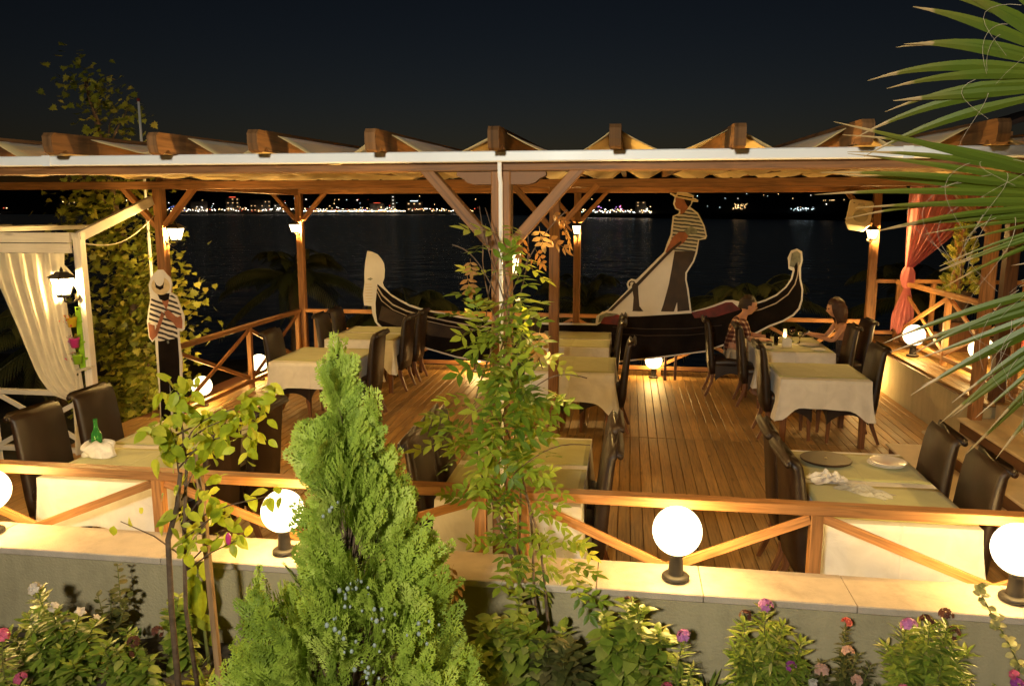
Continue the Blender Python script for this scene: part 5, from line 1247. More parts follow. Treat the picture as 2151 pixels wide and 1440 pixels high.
def person(label, loc, face, J, hair, woman=False):
    """J: joint table in the person's own frame, facing +x"""
    root = thing('person', label, 'person', loc, face)
    V, E_, Rd, ix = [], [], [], {}
    def add(n_, p_, r_, to=None):
        ix[n_] = len(V); V.append(p_); Rd.append(r_)
        if to: E_.append((ix[to], ix[n_]))
    add('pelvis', J['pelvis'], 0.115 if not woman else 0.12); add('waist', J['waist'], 0.105 if not woman else 0.088, 'pelvis'); add('chest', J['chest'], 0.12 if not woman else 0.098, 'waist')
    add('neckb', J['neckb'], 0.06 if not woman else 0.05, 'chest'); add('neck', J['neck'], 0.05 if not woman else 0.042, 'neckb'); add('headc', J['head'], 0.05, 'neck')
    for s in (1, -1):
        k = 'L' if s > 0 else 'R'
        add('sh' + k, J['sh' + k], 0.055 if not woman else 0.045, 'chest'); add('el' + k, J['el' + k], 0.040 if not woman else 0.034, 'sh' + k); add('wr' + k, J['wr' + k], 0.027 if not woman else 0.023, 'el' + k)
        w_ = Vector(J['wr' + k]); d = (w_ - Vector(J['el' + k])).normalized(); dn = Vector((0, 0, -1)); sd = d.cross(Vector((0, 0, 1))).normalized()
        hp = w_ + d * 0.055; add('palm' + k, tuple(hp), (0.030, 0.020), 'wr' + k)
        for q, (off, ln_) in enumerate(((-0.026, 0.062), (-0.009, 0.072), (0.009, 0.068), (0.026, 0.055))):
            b1 = hp + sd * off + d * 0.04; b2 = b1 + d * ln_ * 0.5 - Vector((0, 0, 0.008)); b3 = b2 + d * ln_ * 0.4 - Vector((0, 0, 0.026))
            add(f'f{k}{q}a', tuple(b1), 0.0085, 'palm' + k); add(f'f{k}{q}b', tuple(b2), 0.008, f'f{k}{q}a'); add(f'f{k}{q}c', tuple(b3), 0.007, f'f{k}{q}b')
        t1 = w_ + d * 0.03 - sd * s * 0.035; add('th' + k, tuple(t1), 0.010, 'palm' + k); add('tt' + k, tuple(t1 + d * 0.045 - sd * s * 0.008), 0.008, 'th' + k)
        add('hip' + k, J['hip' + k], 0.095, 'pelvis'); add('kn' + k, J['kn' + k], 0.060, 'hip' + k); add('an' + k, J['an' + k], 0.038, 'kn' + k)
        an = Vector(J['an' + k]); add('ft' + k, tuple(an + Vector((0.06, 0, -0.045))), (0.036, 0.028), 'an' + k); add('to' + k, tuple(an + Vector((0.17, 0, -0.055))), (0.034, 0.018), 'ft' + k)
    body = skin_mesh(V, E_, Rd); hd = head_mesh(J['headp'], 1.1, J.get('yaw', 0), J.get('tilt', 0))
    fuse([body, mb_mesh(hd)], 'body', 'skin', root)
    # clothes: thicker shells over the same joints
    def shell(names, extra, name, mat):
        v = [V[ix[n_]] for n_ in names]; e = [(names.index(a), names.index(b)) for a, b in extra]; r_ = [(Rd[ix[n_]] if not isinstance(Rd[ix[n_]], tuple) else Rd[ix[n_]][0]) + 0.014 for n_ in names]
        return plain(skin_mesh(v, e, r_), name, mat, root)
    if not woman:
        nm = ['pelvis', 'waist', 'chest', 'neckb', 'shL', 'elL', 'shR', 'elR']
        shell(nm, [('pelvis', 'waist'), ('waist', 'chest'), ('chest', 'neckb'), ('chest', 'shL'), ('shL', 'elL'), ('chest', 'shR'), ('shR', 'elR')], 'shirt', 'plaid_shirt')
        shell(['pelvis', 'hipL', 'knL', 'hipR', 'knR'], [('pelvis', 'hipL'), ('hipL', 'knL'), ('pelvis', 'hipR'), ('hipR', 'knR')], 'shorts', 'shorts_cloth')
    else:
        add('bust', tuple(Vector(J['waist']).lerp(Vector(J['chest']), 0.62)), 0.098)
        shell(['pelvis', 'waist', 'bust', 'hipL', 'knL', 'hipR', 'knR'], [('pelvis', 'waist'), ('waist', 'bust'), ('pelvis', 'hipL'), ('hipL', 'knL'), ('pelvis', 'hipR'), ('hipR', 'knR')], 'dress', 'floral_cloth')
    hp = Vector(J['headp']); m_ = MB(); rot = Matrix.Rotation(J.get('yaw', 0), 3, 'Z') @ Matrix.Rotation(J.get('tilt', 0), 3, 'Y')
    m_.ball((0, 0, 0), 1, 36, 24); keep = []
    for i, v in enumerate(m_.v):
        x, y, z = v; n_ = 1 + 0.10 * mnoise.noise(Vector((x * 6, y * 6, z * 6))) + 0.09 * mnoise.noise(Vector((x * 14, y * 14, z * 3)))
        X_, Y_, Z_ = x * 0.119 * n_ - 0.013, y * 0.096 * n_, z * 0.139 * n_ + 0.006
        if woman and x < 0.45 and z < 0.1:
            Z_ = Z_ - 0.14 * min(1, (0.1 - z) * 1.1); Y_ *= 1.12; X_ = X_ * 1.05 - 0.012
        m_.v[i] = rot @ Vector((X_, Y_, Z_)) + hp
    orig = MB(); orig.ball((0, 0, 0), 1, 36, 24)
    def isface(i):
        x, y, z = orig.v[i]
        if woman: return x > 0.30 and z < 0.42 and abs(y) < 0.80
        return (x > 0.25 and z < 0.40) or (z < -0.35) or (x > -0.15 and z < 0.05)
    m_.f, m_.uv, m_.mi, m_.rnd = map(list, zip(*[(f, u, a, b) for f, u, a, b in zip(m_.f, m_.uv, m_.mi, m_.rnd) if not all(isface(i) for i in f)]))
    m_.build('hair', hair, root, smooth=True)
    for s in (1, -1):
        e = MB().ball((0, 0, 0), 0.010, 10, 8); q = rot @ Vector((0.094, s * 0.034, 0.004)) + hp; e.v = [Vector(v) + q for v in e.v]; e.build('eye', 'plastic_black', root, smooth=True)
    return root
person('man in plaid shirt and pale shorts leaning over the table', (1.44, 11.02, 0), 0, dict(pelvis=(0.0, 0, 0.56), waist=(0.03, 0, 0.74), chest=(0.10, 0, 0.94), neckb=(0.15, 0, 1.10), neck=(0.175, 0, 1.13), head=(0.20, 0, 1.20), headp=(0.215, 0, 1.245), tilt=0.12,
    shL=(0.13, 0.20, 1.04), elL=(0.22, 0.27, 0.82), wrL=(0.43, 0.16, 0.80), shR=(0.13, -0.20, 1.04), elR=(0.20, -0.27, 0.82), wrR=(0.42, -0.14, 0.795),
    hipL=(0.04, 0.10, 0.545), knL=(0.42, 0.13, 0.53), anL=(0.36, 0.13, 0.09), hipR=(0.04, -0.10, 0.545), knR=(0.40, -0.14, 0.53), anR=(0.28, -0.14, 0.09)), 'hair_brown')
person('woman in strapless floral dress looking at what she holds', (2.98, 11.08, 0), math.pi, dict(pelvis=(0.0, 0, 0.56), waist=(0.03, 0, 0.73), chest=(0.07, 0, 0.92), neckb=(0.11, 0, 1.05), neck=(0.125, 0, 1.09), head=(0.15, 0, 1.16), headp=(0.17, 0, 1.225), tilt=0.18,
    shL=(0.10, 0.165, 0.995), elL=(0.22, 0.21, 0.80), wrL=(0.43, 0.09, 0.845), shR=(0.10, -0.165, 0.995), elR=(0.22, -0.21, 0.80), wrR=(0.43, -0.08, 0.85),
    hipL=(0.04, 0.09, 0.545), knL=(0.42, 0.10, 0.53), anL=(0.38, 0.10, 0.09), hipR=(0.04, -0.09, 0.545), knR=(0.42, -0.10, 0.53), anR=(0.34, -0.12, 0.09)), 'hair_auburn', True)
mp_ = thing('mobile_phone', "pale phone held in the woman's hands", 'phone', (2.44, 11.08, 0.865)); mp_.rotation_euler = (0, R(-35), 0); MB().box(-0.06, 0.06, -0.033, 0.033, -0.004, 0.004, 0.002).build('case', 'porcelain', mp_); MB().box(-0.054, 0.054, -0.029, 0.029, 0.0042, 0.0055, 0.0005).build('screen', 'plastic_black', mp_)
# ================================================================== planting
def orient(k, spread=1.0): return rng.normal(0, 1, (k, 3))
# ---- conifer in the bed (thuja)
tj = thing('thuja_conifer', 'bright green conifer with flat sprays and pale cones in the flower bed', 'conifer', (-1.10, 2.85, 0.06))
SIL = [(2.09, -1.13, -1.12), (1.99, -1.15, -1.10), (1.91, -1.18, -1.06), (1.81, -1.19, -0.97), (1.74, -1.18, -0.97), (1.67, -1.28, -0.98), (1.62, -1.30, -0.96), (1.56, -1.27, -0.91), (1.45, -1.27, -0.90), (1.38, -1.27, -0.84), (1.29, -1.26, -0.80), (1.23, -1.26, -0.77), (1.17, -1.27, -0.72), (1.09, -1.30, -0.70),
       (1.03, -1.50, -0.68), (0.94, -1.57, -0.64), (0.83, -1.62, -0.59), (0.72, -1.66, -0.56), (0.52, -1.70, -0.53), (0.2, -1.66, -0.58)]
def sil(z):
    for (z1, l1, r1), (z0, l0, r0) in zip(SIL[:-1], SIL[1:]):
        if z >= z0: t = (z - z0) / (z1 - z0); return l0 + (l1 - l0) * t, r0 + (r1 - r0) * t
    return SIL[-1][1:]
fol = [MB()]; trk = MB(); con = MB(); AX = np.array([-1.10, 2.85, 0.06])
trk.tube([(0.0, 0.0, 0.0), (0.01, 0, 0.6), (-0.01, 0.02, 1.2), (-0.02, 0.03, 1.9)], [0.045, 0.034, 0.022, 0.006], 8)
nb = 0
while nb < 400:                                             # upright flat branchlets, each a plate of sprays
    z = 0.10 + 1.78 * random.random() ** 1.2
    l_, r_ = sil(z + 0.15); cx, hw = (l_ + r_) / 2, (r_ - l_) / 2
    if random.random() > min(1, 0.30 + hw * 2.2): continue
    nb += 1
    a = random.uniform(0, 6.283); rr = max(0.0, hw - 0.075) * (0.35 + 0.65 * random.random() ** 0.55); hy = min(hw, 0.34)
    c = np.array([cx + rr * math.cos(a), 2.88 + rr * 0.8 * math.sin(a) * (hy / max(hw, 1e-3)), z])
    out = np.array([math.cos(a) * 0.45, math.sin(a) * 0.45, 1.0]) + rng.normal(0, 0.12, 3); out /= np.linalg.norm(out)
    pn = np.array([-math.sin(a), math.cos(a), 0]) + rng.normal(0, 0.6, 3); pn -= out * pn.dot(out); pn /= np.linalg.norm(pn); sd = np.cross(pn, out)
    ht_ = random.uniform(0.12, 0.22) * min(1, 0.4 + hw * 2.2); n_ = random.randint(9, 15); tone = random.gauss(0.52, 0.22)
    V_, D_, U_, S_ = [], [], [], []
    for i in range(n_):
        t = (i + random.random()) / n_; s_ = (1 if i % 2 else -1) * random.uniform(0.2, 1.0) * (1 - 0.55 * t)
        V_.append(c + out * (ht_ * (t - 0.35)) + sd * (s_ * 0.04) + pn * random.gauss(0, 0.012)); D_.append(out * 1.0 + sd * s_ * 0.85 + pn * random.gauss(0, 0.12)); U_.append(pn + rng.normal(0, 0.15, 3)); S_.append(random.uniform(0.085, 0.14) * (1.0 if hw > 0.13 else 0.7))
    fol[0].inst(*SPRAYS[nb % 4], frames(D_, U_, S_), np.array(V_) - AX, np.clip(rng.normal(tone, 0.12, n_), 0, 1))
    b_ = Vector(c - AX); z0 = max(0.1, b_.z - 0.25); trk.tube([(0, 0.02, z0), (b_.x * 0.6, b_.y * 0.6, (z0 + b_.z) / 2 - 0.01), tuple(b_ - Vector(out) * 0.05)], [0.006, 0.004, 0.0015], 5)
for zt, x in ((2.08, -1.125), (2.02, -1.13), (1.99, -1.17), (1.98, -1.08), (1.92, -1.12), (1.88, -0.99), (1.84, -0.97), (1.78, -1.15), (1.70, -1.29), (1.64, -1.30), (1.60, -1.27), (1.06, -1.51), (1.0, -1.55)):     # leaders
    k = 5; fol[0].inst(*SPRAYS[1], frames(np.stack([rng.normal(0, 0.14, k), rng.normal(0, 0.14, k), np.ones(k)], 1), rng.normal(0, 1, (k, 3)), rng.uniform(0.08, 0.13, k)), np.array([[x, 2.89, zt - 0.13 - 0.012 * i] for i in range(k)]) - AX, rng.uniform(0.4, 0.9, k))
fol[0].build('crown', 'thuja_leaf', tj); trk.build('trunk', 'bark', tj)
for cx, cy_, cz, n_ in ((-1.06, 2.66, 1.36, 8), (-0.98, 2.62, 1.05, 22), (-0.86, 2.56, 0.98, 14), (-0.93, 2.52, 0.85, 14), (-0.88, 2.5, 0.78, 12), (-0.72, 2.62, 0.93, 10), (-1.05, 2.6, 0.92, 10), (-1.0, 2.45, 0.62, 8), (-0.7, 2.55, 0.66, 7), (-1.35, 2.5, 0.60, 4)):
    for _ in range(int(n_ * 0.6)): con.ball((cx + 1.1 + random.gauss(0, 0.035), cy_ - 2.85 + random.gauss(0, 0.03), cz + random.gauss(0, 0.03)), random.uniform(0.005, 0.0095), 8, 6, (1, 1, 1.2))
con.build('cones', 'berry', tj, smooth=True)['kind'] = 'stuff'

# ---- climber on the front post
vn = thing('climbing_vine', 'leafy climbing vine with feathered leaves covering the front post', 'vine', (-0.33, 3.62, 0.08))
VL = [(2.46, -0.70, -0.50, 10), (2.30, -0.78, -0.46, 14), (2.12, -0.84, -0.46, 16), (2.02, -0.88, -0.42, 40), (1.88, -0.84, -0.42, 48), (1.70, -0.82, -0.36, 60), (1.52, -0.92, -0.30, 62), (1.34, -0.97, -0.26, 58), (1.15, -0.90, -0.24, 46), (0.98, -0.80, -0.20, 44), (0.82, -0.76, -0.14, 40), (0.68, -0.62, -0.12, 24)]
V_, D_, S_ = [], [], []
for (z0, xl, xr, n_), (z1, xl1, xr1, _) in zip(VL, VL[1:] + [(0.58, -0.5, -0.15, 0)]):
    for _ in range(int(n_ * (0.50 if z0 > 1.2 else 0.36))):
        t = random.random(); z = z0 + (z1 - z0) * t; a, b = xl + (xl1 - xl) * t, xr + (xr1 - xr) * t; m_ = (a + b) / 2
        x = m_ + (b - a) / 2 * max(-1, min(1, random.gauss(0, 0.33))); y = 3.86 + random.gauss(0, 0.09) - 0.10 * (1 - z / 2.5)
        V_.append((x + 0.33, y - 3.62, z - 0.08)); sx_ = (x - m_) / (b - a + 1e-6) * 2
        D_.append((sx_ * 1.2 + random.gauss(0, 0.4), -0.35 + random.gauss(0, 0.6), random.uniform(-0.55, 0.35))); S_.append(random.uniform(0.12, 0.19) * (1 if z > 1.2 else 0.85))
k = len(V_); ups = np.stack([rng.normal(0, 0.35, k), rng.normal(-0.35, 0.4, k), np.ones(k)], 1)
f_ = MB(); f_.inst(*PINNATE, frames(D_, ups, S_), np.array(V_), np.clip(rng.normal(0.45, 0.28, k), 0, 1)); f_.build('leaves', 'vine_leaf', vn)
f_ = MB(); dl = [(-0.44, 3.9, 2.44), (-0.36, 3.92, 2.50), (-0.40, 3.9, 2.40), (-0.30, 3.9, 2.44), (-0.52, 3.88, 2.40), (-0.78, 3.85, 2.28), (-0.80, 3.86, 2.20), (-0.42, 3.8, 1.95), (-0.40, 3.8, 1.88), (-0.38, 3.9, 2.52), (-0.46, 3.9, 2.33), (-0.50, 3.9, 2.36), (-0.85, 3.7, 0.72), (-0.8, 3.68, 0.66)]
k = len(dl); f_.inst(*PINNATE, frames(np.stack([rng.normal(0, 0.5, k), rng.normal(-0.3, 0.3, k), -np.ones(k)], 1), rng.normal(0, 1, (k, 3)), rng.uniform(0.08, 0.13, k)), np.array(dl) - np.array([-0.33, 3.62, 0.08]), rng.random(k)); f_.build('dry_leaves', 'dry_leaf', vn)
st_ = MB()
for j in range(7):
    ph = j * 0.9; pts = []
    for i in range(26):
        t = i / 25; z = t * (2.35 + 0.12 * math.sin(j)); pull = min(1, t * 2.2)
        xx = (0.02 * j - 0.06) + pull * (-0.33 + 0.10 * math.sin(ph + t * 9)); yy = pull * 0.40 - 0.08 * math.cos(ph + t * 8) * pull
        pts.append((xx, yy, z))
    st_.tube(pts, [0.010 * (1 - 0.75 * i / 25) for i in range(26)], 6)
for (a, b) in (((-0.6, 3.85, 2.05), (-0.30, 3.9, 2.52)), ((-0.65, 3.85, 2.1), (-0.86, 3.8, 2.35)), ((-0.50, 3.75, 1.6), (-0.18, 3.7, 1.72)), ((-0.55, 3.75, 1.2), (-0.16, 3.72, 1.38)), ((-0.55, 3.8, 1.9), (-0.40, 3.75, 1.75))):
    A, B = Vector(a) - Vector((-0.33, 3.62, 0.08)), Vector(b) - Vector((-0.33, 3.62, 0.08))
    st_.tube([A.lerp(B, t) + Vector((0, 0, 0.06 * math.sin(math.pi * t))) for t in [i / 8 for i in range(9)]], 0.003, 5)
st_.build('stems', 'bark', vn, smooth=True)

# ---- staked sapling
sa = thing('sapling', 'young leafy sapling with one pink bud growing between two stakes', 'sapling', (-2.05, 3.30, 0.08))
LC = [(-2.06, 1.66, 0.12, 34), (-1.95, 1.55, 0.13, 30), (-1.78, 1.58, 0.09, 18), (-1.69, 1.64, 0.07, 14), (-1.72, 1.52, 0.09, 14), (-2.12, 1.50, 0.10, 22), (-2.12, 1.40, 0.07, 12), (-1.90, 1.48, 0.10, 14), (-2.00, 1.32, 0.07, 9), (-1.95, 1.20, 0.06, 8), (-2.08, 1.08, 0.08, 9), (-1.96, 1.05, 0.07, 8), (-2.42, 1.02, 0.03, 2), (-1.84, 1.12, 0.06, 7), (-1.90, 0.98, 0.06, 6), (-2.05, 0.96, 0.06, 7), (-1.62, 1.20, 0.03, 3), (-1.82, 0.96, 0.05, 3)]
V_, D_, S_ = [], [], []
for x, z, r_, n_ in LC:
    for _ in range(int(n_ * 1.7)):
        lx, lz = x + random.gauss(0, r_ * 0.5), z + random.gauss(0, r_ * 0.5)
        if (abs(lx + 1.90) < 0.10 and lz > 1.58) or lx > -1.60 and lz > 1.4: continue
        V_.append((lx + 2.05, random.gauss(0, 0.07), lz - 0.08)); D_.append((random.gauss(0, 0.7), random.gauss(-0.2, 0.6), random.uniform(-1.1, 0.1))); S_.append(random.uniform(0.045, 0.098))
k = len(V_); f_ = MB(); f_.inst(*OVATE, frames(D_, np.stack([rng.normal(0, 0.6, k), rng.normal(-0.5, 0.5, k), rng.normal(0.6, 0.4, k)], 1), S_), np.array(V_), rng.random(k)); f_.build('crown', 'sapling_leaf', sa)
tr_ = MB(); tr_.tube([(-0.02, 0, 0), (-0.06, 0, 0.5), (-0.04, 0, 0.9), (0.0, 0, 1.25), (-0.02, 0, 1.6)], [0.012, 0.010, 0.009, 0.007, 0.003], 8)
for x, z, r_, n_ in LC:
    zs = max(0.6, min(1.5, z - 0.25)); tr_.tube([(-0.04, 0, zs), ((x + 2.05) * 0.5, -0.02, (zs + z - 0.08) / 2 + 0.03), (x + 2.05, 0, z - 0.08)], [0.005, 0.0035, 0.002], 5)
tr_.build('trunk', 'bark', sa, smooth=True)
MB().ball((0.205, -0.03, 0.90), 0.017, 10, 8, (0.8, 0.8, 1.9)).build('bud', 'pot_pink', sa, smooth=True)
o = MB().bar((0, 0, -0.15), (-0.055, 0.02, 1.30), 0.028, 0.028, (0, 1, 0)).build('stake', 'wood_stake', None); o.location = (-1.96, 3.32, 0.08); tag(o, 'straight wooden stake leaning beside the sapling, nearer the conifer', 'stake', 'sapling stakes')
o = MB().tube([(0, 0, -0.15), (-0.01, 0, 0.5), (0.0, 0, 0.88), (0.06, 0, 1.05), (0.09, 0, 1.22)], [0.016, 0.015, 0.013, 0.012, 0.010], 10).build('stake', 'bark', None, smooth=True); o.location = (-2.15, 3.26, 0.08); tag(o, 'crooked round stake beside the sapling, farther from the conifer', 'stake', 'sapling stakes')

# ---- flowering bushes
def flower_head(m_, c, r_, n_, size):
    for _ in range(n_):
        a, b = random.uniform(0, 6.28), random.uniform(-0.2, 1.3); d = Vector((math.cos(a) * math.cos(b), math.sin(a) * math.cos(b), math.sin(b))); p_ = Vector(c) + d * r_ * 1.2
        for j in range(5):
            t = j * 1.2566 + a; u = d.orthogonal().normalized(); v = d.cross(u); q = (u * math.cos(t) + v * math.sin(t)) + d * 0.25
            m_.inst(*PETAL, frames([q], [d], [size * 1.25]), [p_], [random.random()])
def bush(name, label, loc, stems, leafmat_, tpl, leaf, flowers=(), cat='plant', group=None, dens=9, whorl=2):
    """stems: list of (dx,dy,height); flowers: list of (petal material, x, y, z, radius, count, petal size, part name)"""
    o = thing(name, label, cat, loc, 0, group); st = MB(); V_, D_, S_, U_ = [], [], [], []
    for dx, dy, h_ in stems:
        bx_, by_ = dx * 0.35, dy * 0.35; bend = random.uniform(-0.03, 0.03)
        pts = [(bx_ + (dx - bx_) * t ** 1.3 + bend * math.sin(3 * t), by_ + (dy - by_) * t ** 1.3, h_ * t) for t in [i / 7 for i in range(8)]]
        st.tube(pts, [0.0055 * (1 - 0.6 * i / 7) for i in range(8)], 5)
        n_ = int(dens * 1.9 * h_ / 0.1) // 2
        for i in range(n_):
            t = 0.12 + 0.88 * i / max(1, n_ - 1); j = min(6, int(t * 7)); q = Vector(pts[j]).lerp(Vector(pts[j + 1]), t * 7 - j)
            a0 = i * 1.57 + random.uniform(-0.3, 0.3)
            for w_ in range(whorl):
                a = a0 + w_ * 2 * math.pi / whorl
                V_.append(tuple(q)); D_.append((math.cos(a), math.sin(a), random.uniform(-0.25, 0.5) + 0.45 * (t > 0.85))); S_.append(leaf * 1.55 * random.uniform(0.65, 1.15) * (1.0 - 0.45 * t ** 3)); U_.append((random.gauss(0, 0.2), random.gauss(0, 0.2), 1))
    k = len(V_); f_ = MB(); f_.inst(*tpl, frames(D_, U_, S_), np.array(V_), np.clip(rng.normal(0.45, 0.25, k), 0, 1)); f_.build('leaves', leafmat_, o); st.build('stems', 'stem_green', o)
    for pm, x, y, z, r_, n_, ps, nm in flowers:
        m_ = MB(); flower_head(m_, (x - loc[0], y - loc[1], z - loc[2]), r_, n_, ps); m_.build(nm, pm, o)
    return o
def sp(n_, rx, ry, h0, h1): return [(random.uniform(-rx, rx), random.uniform(-ry, ry), random.uniform(h0, h1)) for _ in range(n_)]
def F(pm, x, y, z, r_=0.022, n_=9, ps=0.016, nm='flower_head'): return (pm, x, y, z, r_, n_, ps, nm)
G = 'flowering bushes in the bed'
bush('phlox_bush', 'white flowering phlox bush in the bed at the bottle table end', (-2.86, 3.36, 0.07), [(-0.11, 0, 0.52), (-0.20, 0.03, 0.36), (0.0, -0.04, 0.43), (0.12, 0.0, 0.40), (0.2, 0.02, 0.36), (0.27, 0.0, 0.24), (-0.05, -0.12, 0.30), (0.1, -0.12, 0.28), (-0.25, -0.05, 0.3), (0.18, -0.15, 0.22)], 'bush_leaf', LEAF, 0.072,
     [F('petal_white', -2.97, 3.35, 0.60, 0.024, 12, 0.018), F('petal_white', -2.86, 3.33, 0.52, 0.016, 6, 0.016), F('petal_white', -2.73, 3.35, 0.49, 0.010, 2, 0.024), F('petal_white', -2.65, 3.36, 0.46, 0.008, 2, 0.018)], 'bush', G, whorl=3)
bush('phlox_bush', 'pink phlox stems at the very edge of the bed below the white phlox', (-2.95, 3.12, 0.07), [(-0.02, 0.0, 0.38), (0.03, 0.03, 0.14), (-0.1, 0.05, 0.3), (0.07, -0.03, 0.16), (-0.06, -0.06, 0.22)], 'bush_leaf', LANCE, 0.065,
     [F('petal_pink', -2.975, 3.12, 0.475, 0.024, 12, 0.017), F('petal_pink', -2.92, 3.14, 0.235, 0.022, 10, 0.016)], 'bush', G)
bush('wild_shoot', 'thin shoot with round dark leaves against the wall behind the white phlox', (-2.75, 3.60, 0.07), [(0.05, 0.02, 0.55), (0.02, 0.0, 0.40), (-0.08, 0.02, 0.36), (0.12, 0.0, 0.38)], 'rose_leaf', ROUND, 0.045, (), 'plant', dens=3)
bush('seed_head_bush', 'low leafy bush with dry dark red seed heads beside the crooked stake', (-2.42, 3.40, 0.07), sp(12, 0.20, 0.14, 0.14, 0.27), 'bush_leaf', OVATE, 0.055,
     [F('seed_head', -2.48, 3.40, 0.32, 0.024, 14, 0.012, 'seed_head'), F('seed_head', -2.36, 3.42, 0.37, 0.026, 14, 0.012, 'seed_head'), F('seed_head', -2.50, 3.38, 0.25, 0.02, 10, 0.012, 'seed_head')], 'bush', G)
bush('basil_plant', 'upright shoots with small glossy leaves beside the crooked stake against the wall', (-2.34, 3.58, 0.07), [(0.02, 0, 0.42), (-0.05, 0, 0.34), (0.05, -0.03, 0.26), (0.0, 0.02, 0.3)], 'bush_leaf', OVATE, 0.07, (), 'plant', dens=6)
lm_ = thing('lime_leaf_plant', 'plant with large lime green leaves seen between the two stakes', 'plant', (-2.20, 3.62, 0.07)); f_ = MB()
lv = [((-0.04, -0.02, 0.55), (0.05, -0.2, -1), 0.17), ((-0.02, -0.03, 0.50), (0.1, -0.3, -1), 0.2), ((-0.06, 0, 0.50), (-0.2, 0, 1), 0.13), ((0.0, 0, 0.50), (0.25, 0, 1), 0.14), ((-0.05, -0.02, 0.30), (0.9, -0.2, -0.3), 0.15), ((-0.03, -0.02, 0.28), (-1, -0.3, -0.25), 0.2), ((0.02, 0, 0.20), (0.5, -0.8, 0.1), 0.14), ((-0.02, 0, 0.42), (-0.5, -0.6, -0.8), 0.12)]
f_.inst(*OVATE, frames([a[1] for a in lv], [(0, -1, 0.3)] * len(lv), [a[2] for a in lv]), np.array([a[0] for a in lv]), rng.random(len(lv))); f_.build('leaves', 'lime_leaf', lm_)
MB().tube([(0, 0, 0), (-0.02, 0, 0.3), (-0.03, 0, 0.56)], [0.010, 0.008, 0.004], 6).build('stem', 'stem_green', lm_)
bush('leafy_bush', 'leafy bush with serrated looking leaves at the foot of the vine beside the conifer', (-0.50, 3.55, 0.07), sp(14, 0.24, 0.12, 0.34, 0.56), 'bush_leaf', OVATE, 0.085, [F('petal_white', -0.52, 3.42, 0.33, 0.008, 2, 0.02)], 'bush', G, dens=6)
bush('leafy_bush', 'low spreading leafy bush directly under the vine stem', (-0.25, 3.48, 0.07), sp(10, 0.14, 0.10, 0.2, 0.42), 'rose_leaf', OVATE, 0.085, (), 'bush', G, dens=6)
bush('budding_bush', 'bush with pale fresh shoots before the wall under the middle globe lamp', (0.05, 3.60, 0.07), [(-0.12, 0, 0.48), (0.0, 0, 0.56), (0.06, -0.03, 0.54), (0.14, 0, 0.42), (0.19, 0.02, 0.38), (-0.05, -0.06, 0.38), (0.08, -0.08, 0.32), (-0.10, -0.05, 0.30), (0.0, 0.05, 0.44)], 'bush_leaf', OVATE, 0.085,
     [F('seed_head', 0.04, 3.60, 0.64, 0.014, 8, 0.010, 'seed_head')], 'bush', G, dens=7)
bush('phlox_bush', 'single tall pink phlox stem between the budding bush and the lilac bush', (0.30, 3.52, 0.07), [(0.01, 0, 0.42), (0.06, 0.0, 0.30), (-0.06, -0.04, 0.2), (0.1, -0.05, 0.22)], 'bush_leaf', LANCE, 0.062,
     [F('petal_lilac', 0.31, 3.52, 0.515, 0.026, 13, 0.016), F('petal_pink', 0.235, 3.46, 0.275, 0.022, 10, 0.016)], 'bush', G)
bush('small_flower', 'small purple flower at the lower edge under the budding bush', (-0.07, 3.44, 0.07), [(0, 0, 0.13), (0.04, 0.01, 0.09), (-0.04, 0, 0.08)], 'bush_leaf', LANCE, 0.05, [F('petal_purple', -0.07, 3.44, 0.215, 0.022, 10, 0.016)], 'flower')
bush('small_flower', 'small yellow flower at the lower edge under the vine', (-0.24, 3.42, 0.07), [(0, 0, 0.12), (0.03, 0.01, 0.07)], 'bush_leaf', LANCE, 0.04, [F('petal_yellow', -0.24, 3.42, 0.20, 0.012, 8, 0.012)], 'flower')
bush('phlox_bush', 'full rounded phlox bush with one lilac flower head on top', (0.72, 3.60, 0.07), [(-0.03, 0, 0.56), (-0.12, 0, 0.50), (0.06, 0, 0.50), (0.14, 0.0, 0.42), (-0.17, -0.02, 0.38), (0.0, -0.10, 0.42), (0.1, -0.1, 0.36), (-0.1, -0.1, 0.36), (0.17, -0.05, 0.30), (-0.05, -0.14, 0.30), (0.04, 0.05, 0.46)], 'bush_leaf', LANCE, 0.078,
     [F('petal_lilac', 0.69, 3.60, 0.66, 0.026, 13, 0.015), F('seed_head', 0.60, 3.60, 0.60, 0.024, 14, 0.011, 'seed_head'), F('petal_purple', 0.80, 3.50, 0.42, 0.016, 6, 0.014)], 'bush', G, whorl=3)
bush('rose_bush', 'low rose bush with coral and peach blooms between two phlox bushes', (1.06, 3.60, 0.07), [(0.0, 0, 0.50), (0.0, -0.02, 0.38), (-0.10, 0, 0.32), (0.12, 0, 0.32), (-0.14, -0.04, 0.26), (0.16, -0.03, 0.24), (0.05, -0.06, 0.26), (-0.05, -0.08, 0.24), (0.08, 0.03, 0.36)], 'rose_leaf', LEAF, 0.045,
     [F('petal_coral', 1.06, 3.60, 0.605, 0.015, 10, 0.016, 'rose'), F('petal_peach', 1.07, 3.58, 0.47, 0.017, 10, 0.019, 'rose'), F('petal_peach', 0.955, 3.57, 0.37, 0.02, 10, 0.02, 'rose'), F('petal_peach', 1.11, 3.55, 0.345, 0.016, 8, 0.017, 'rose'), F('petal_white', 0.91, 3.52, 0.33, 0.012, 5, 0.018, 'rose')], 'bush', G, dens=11)
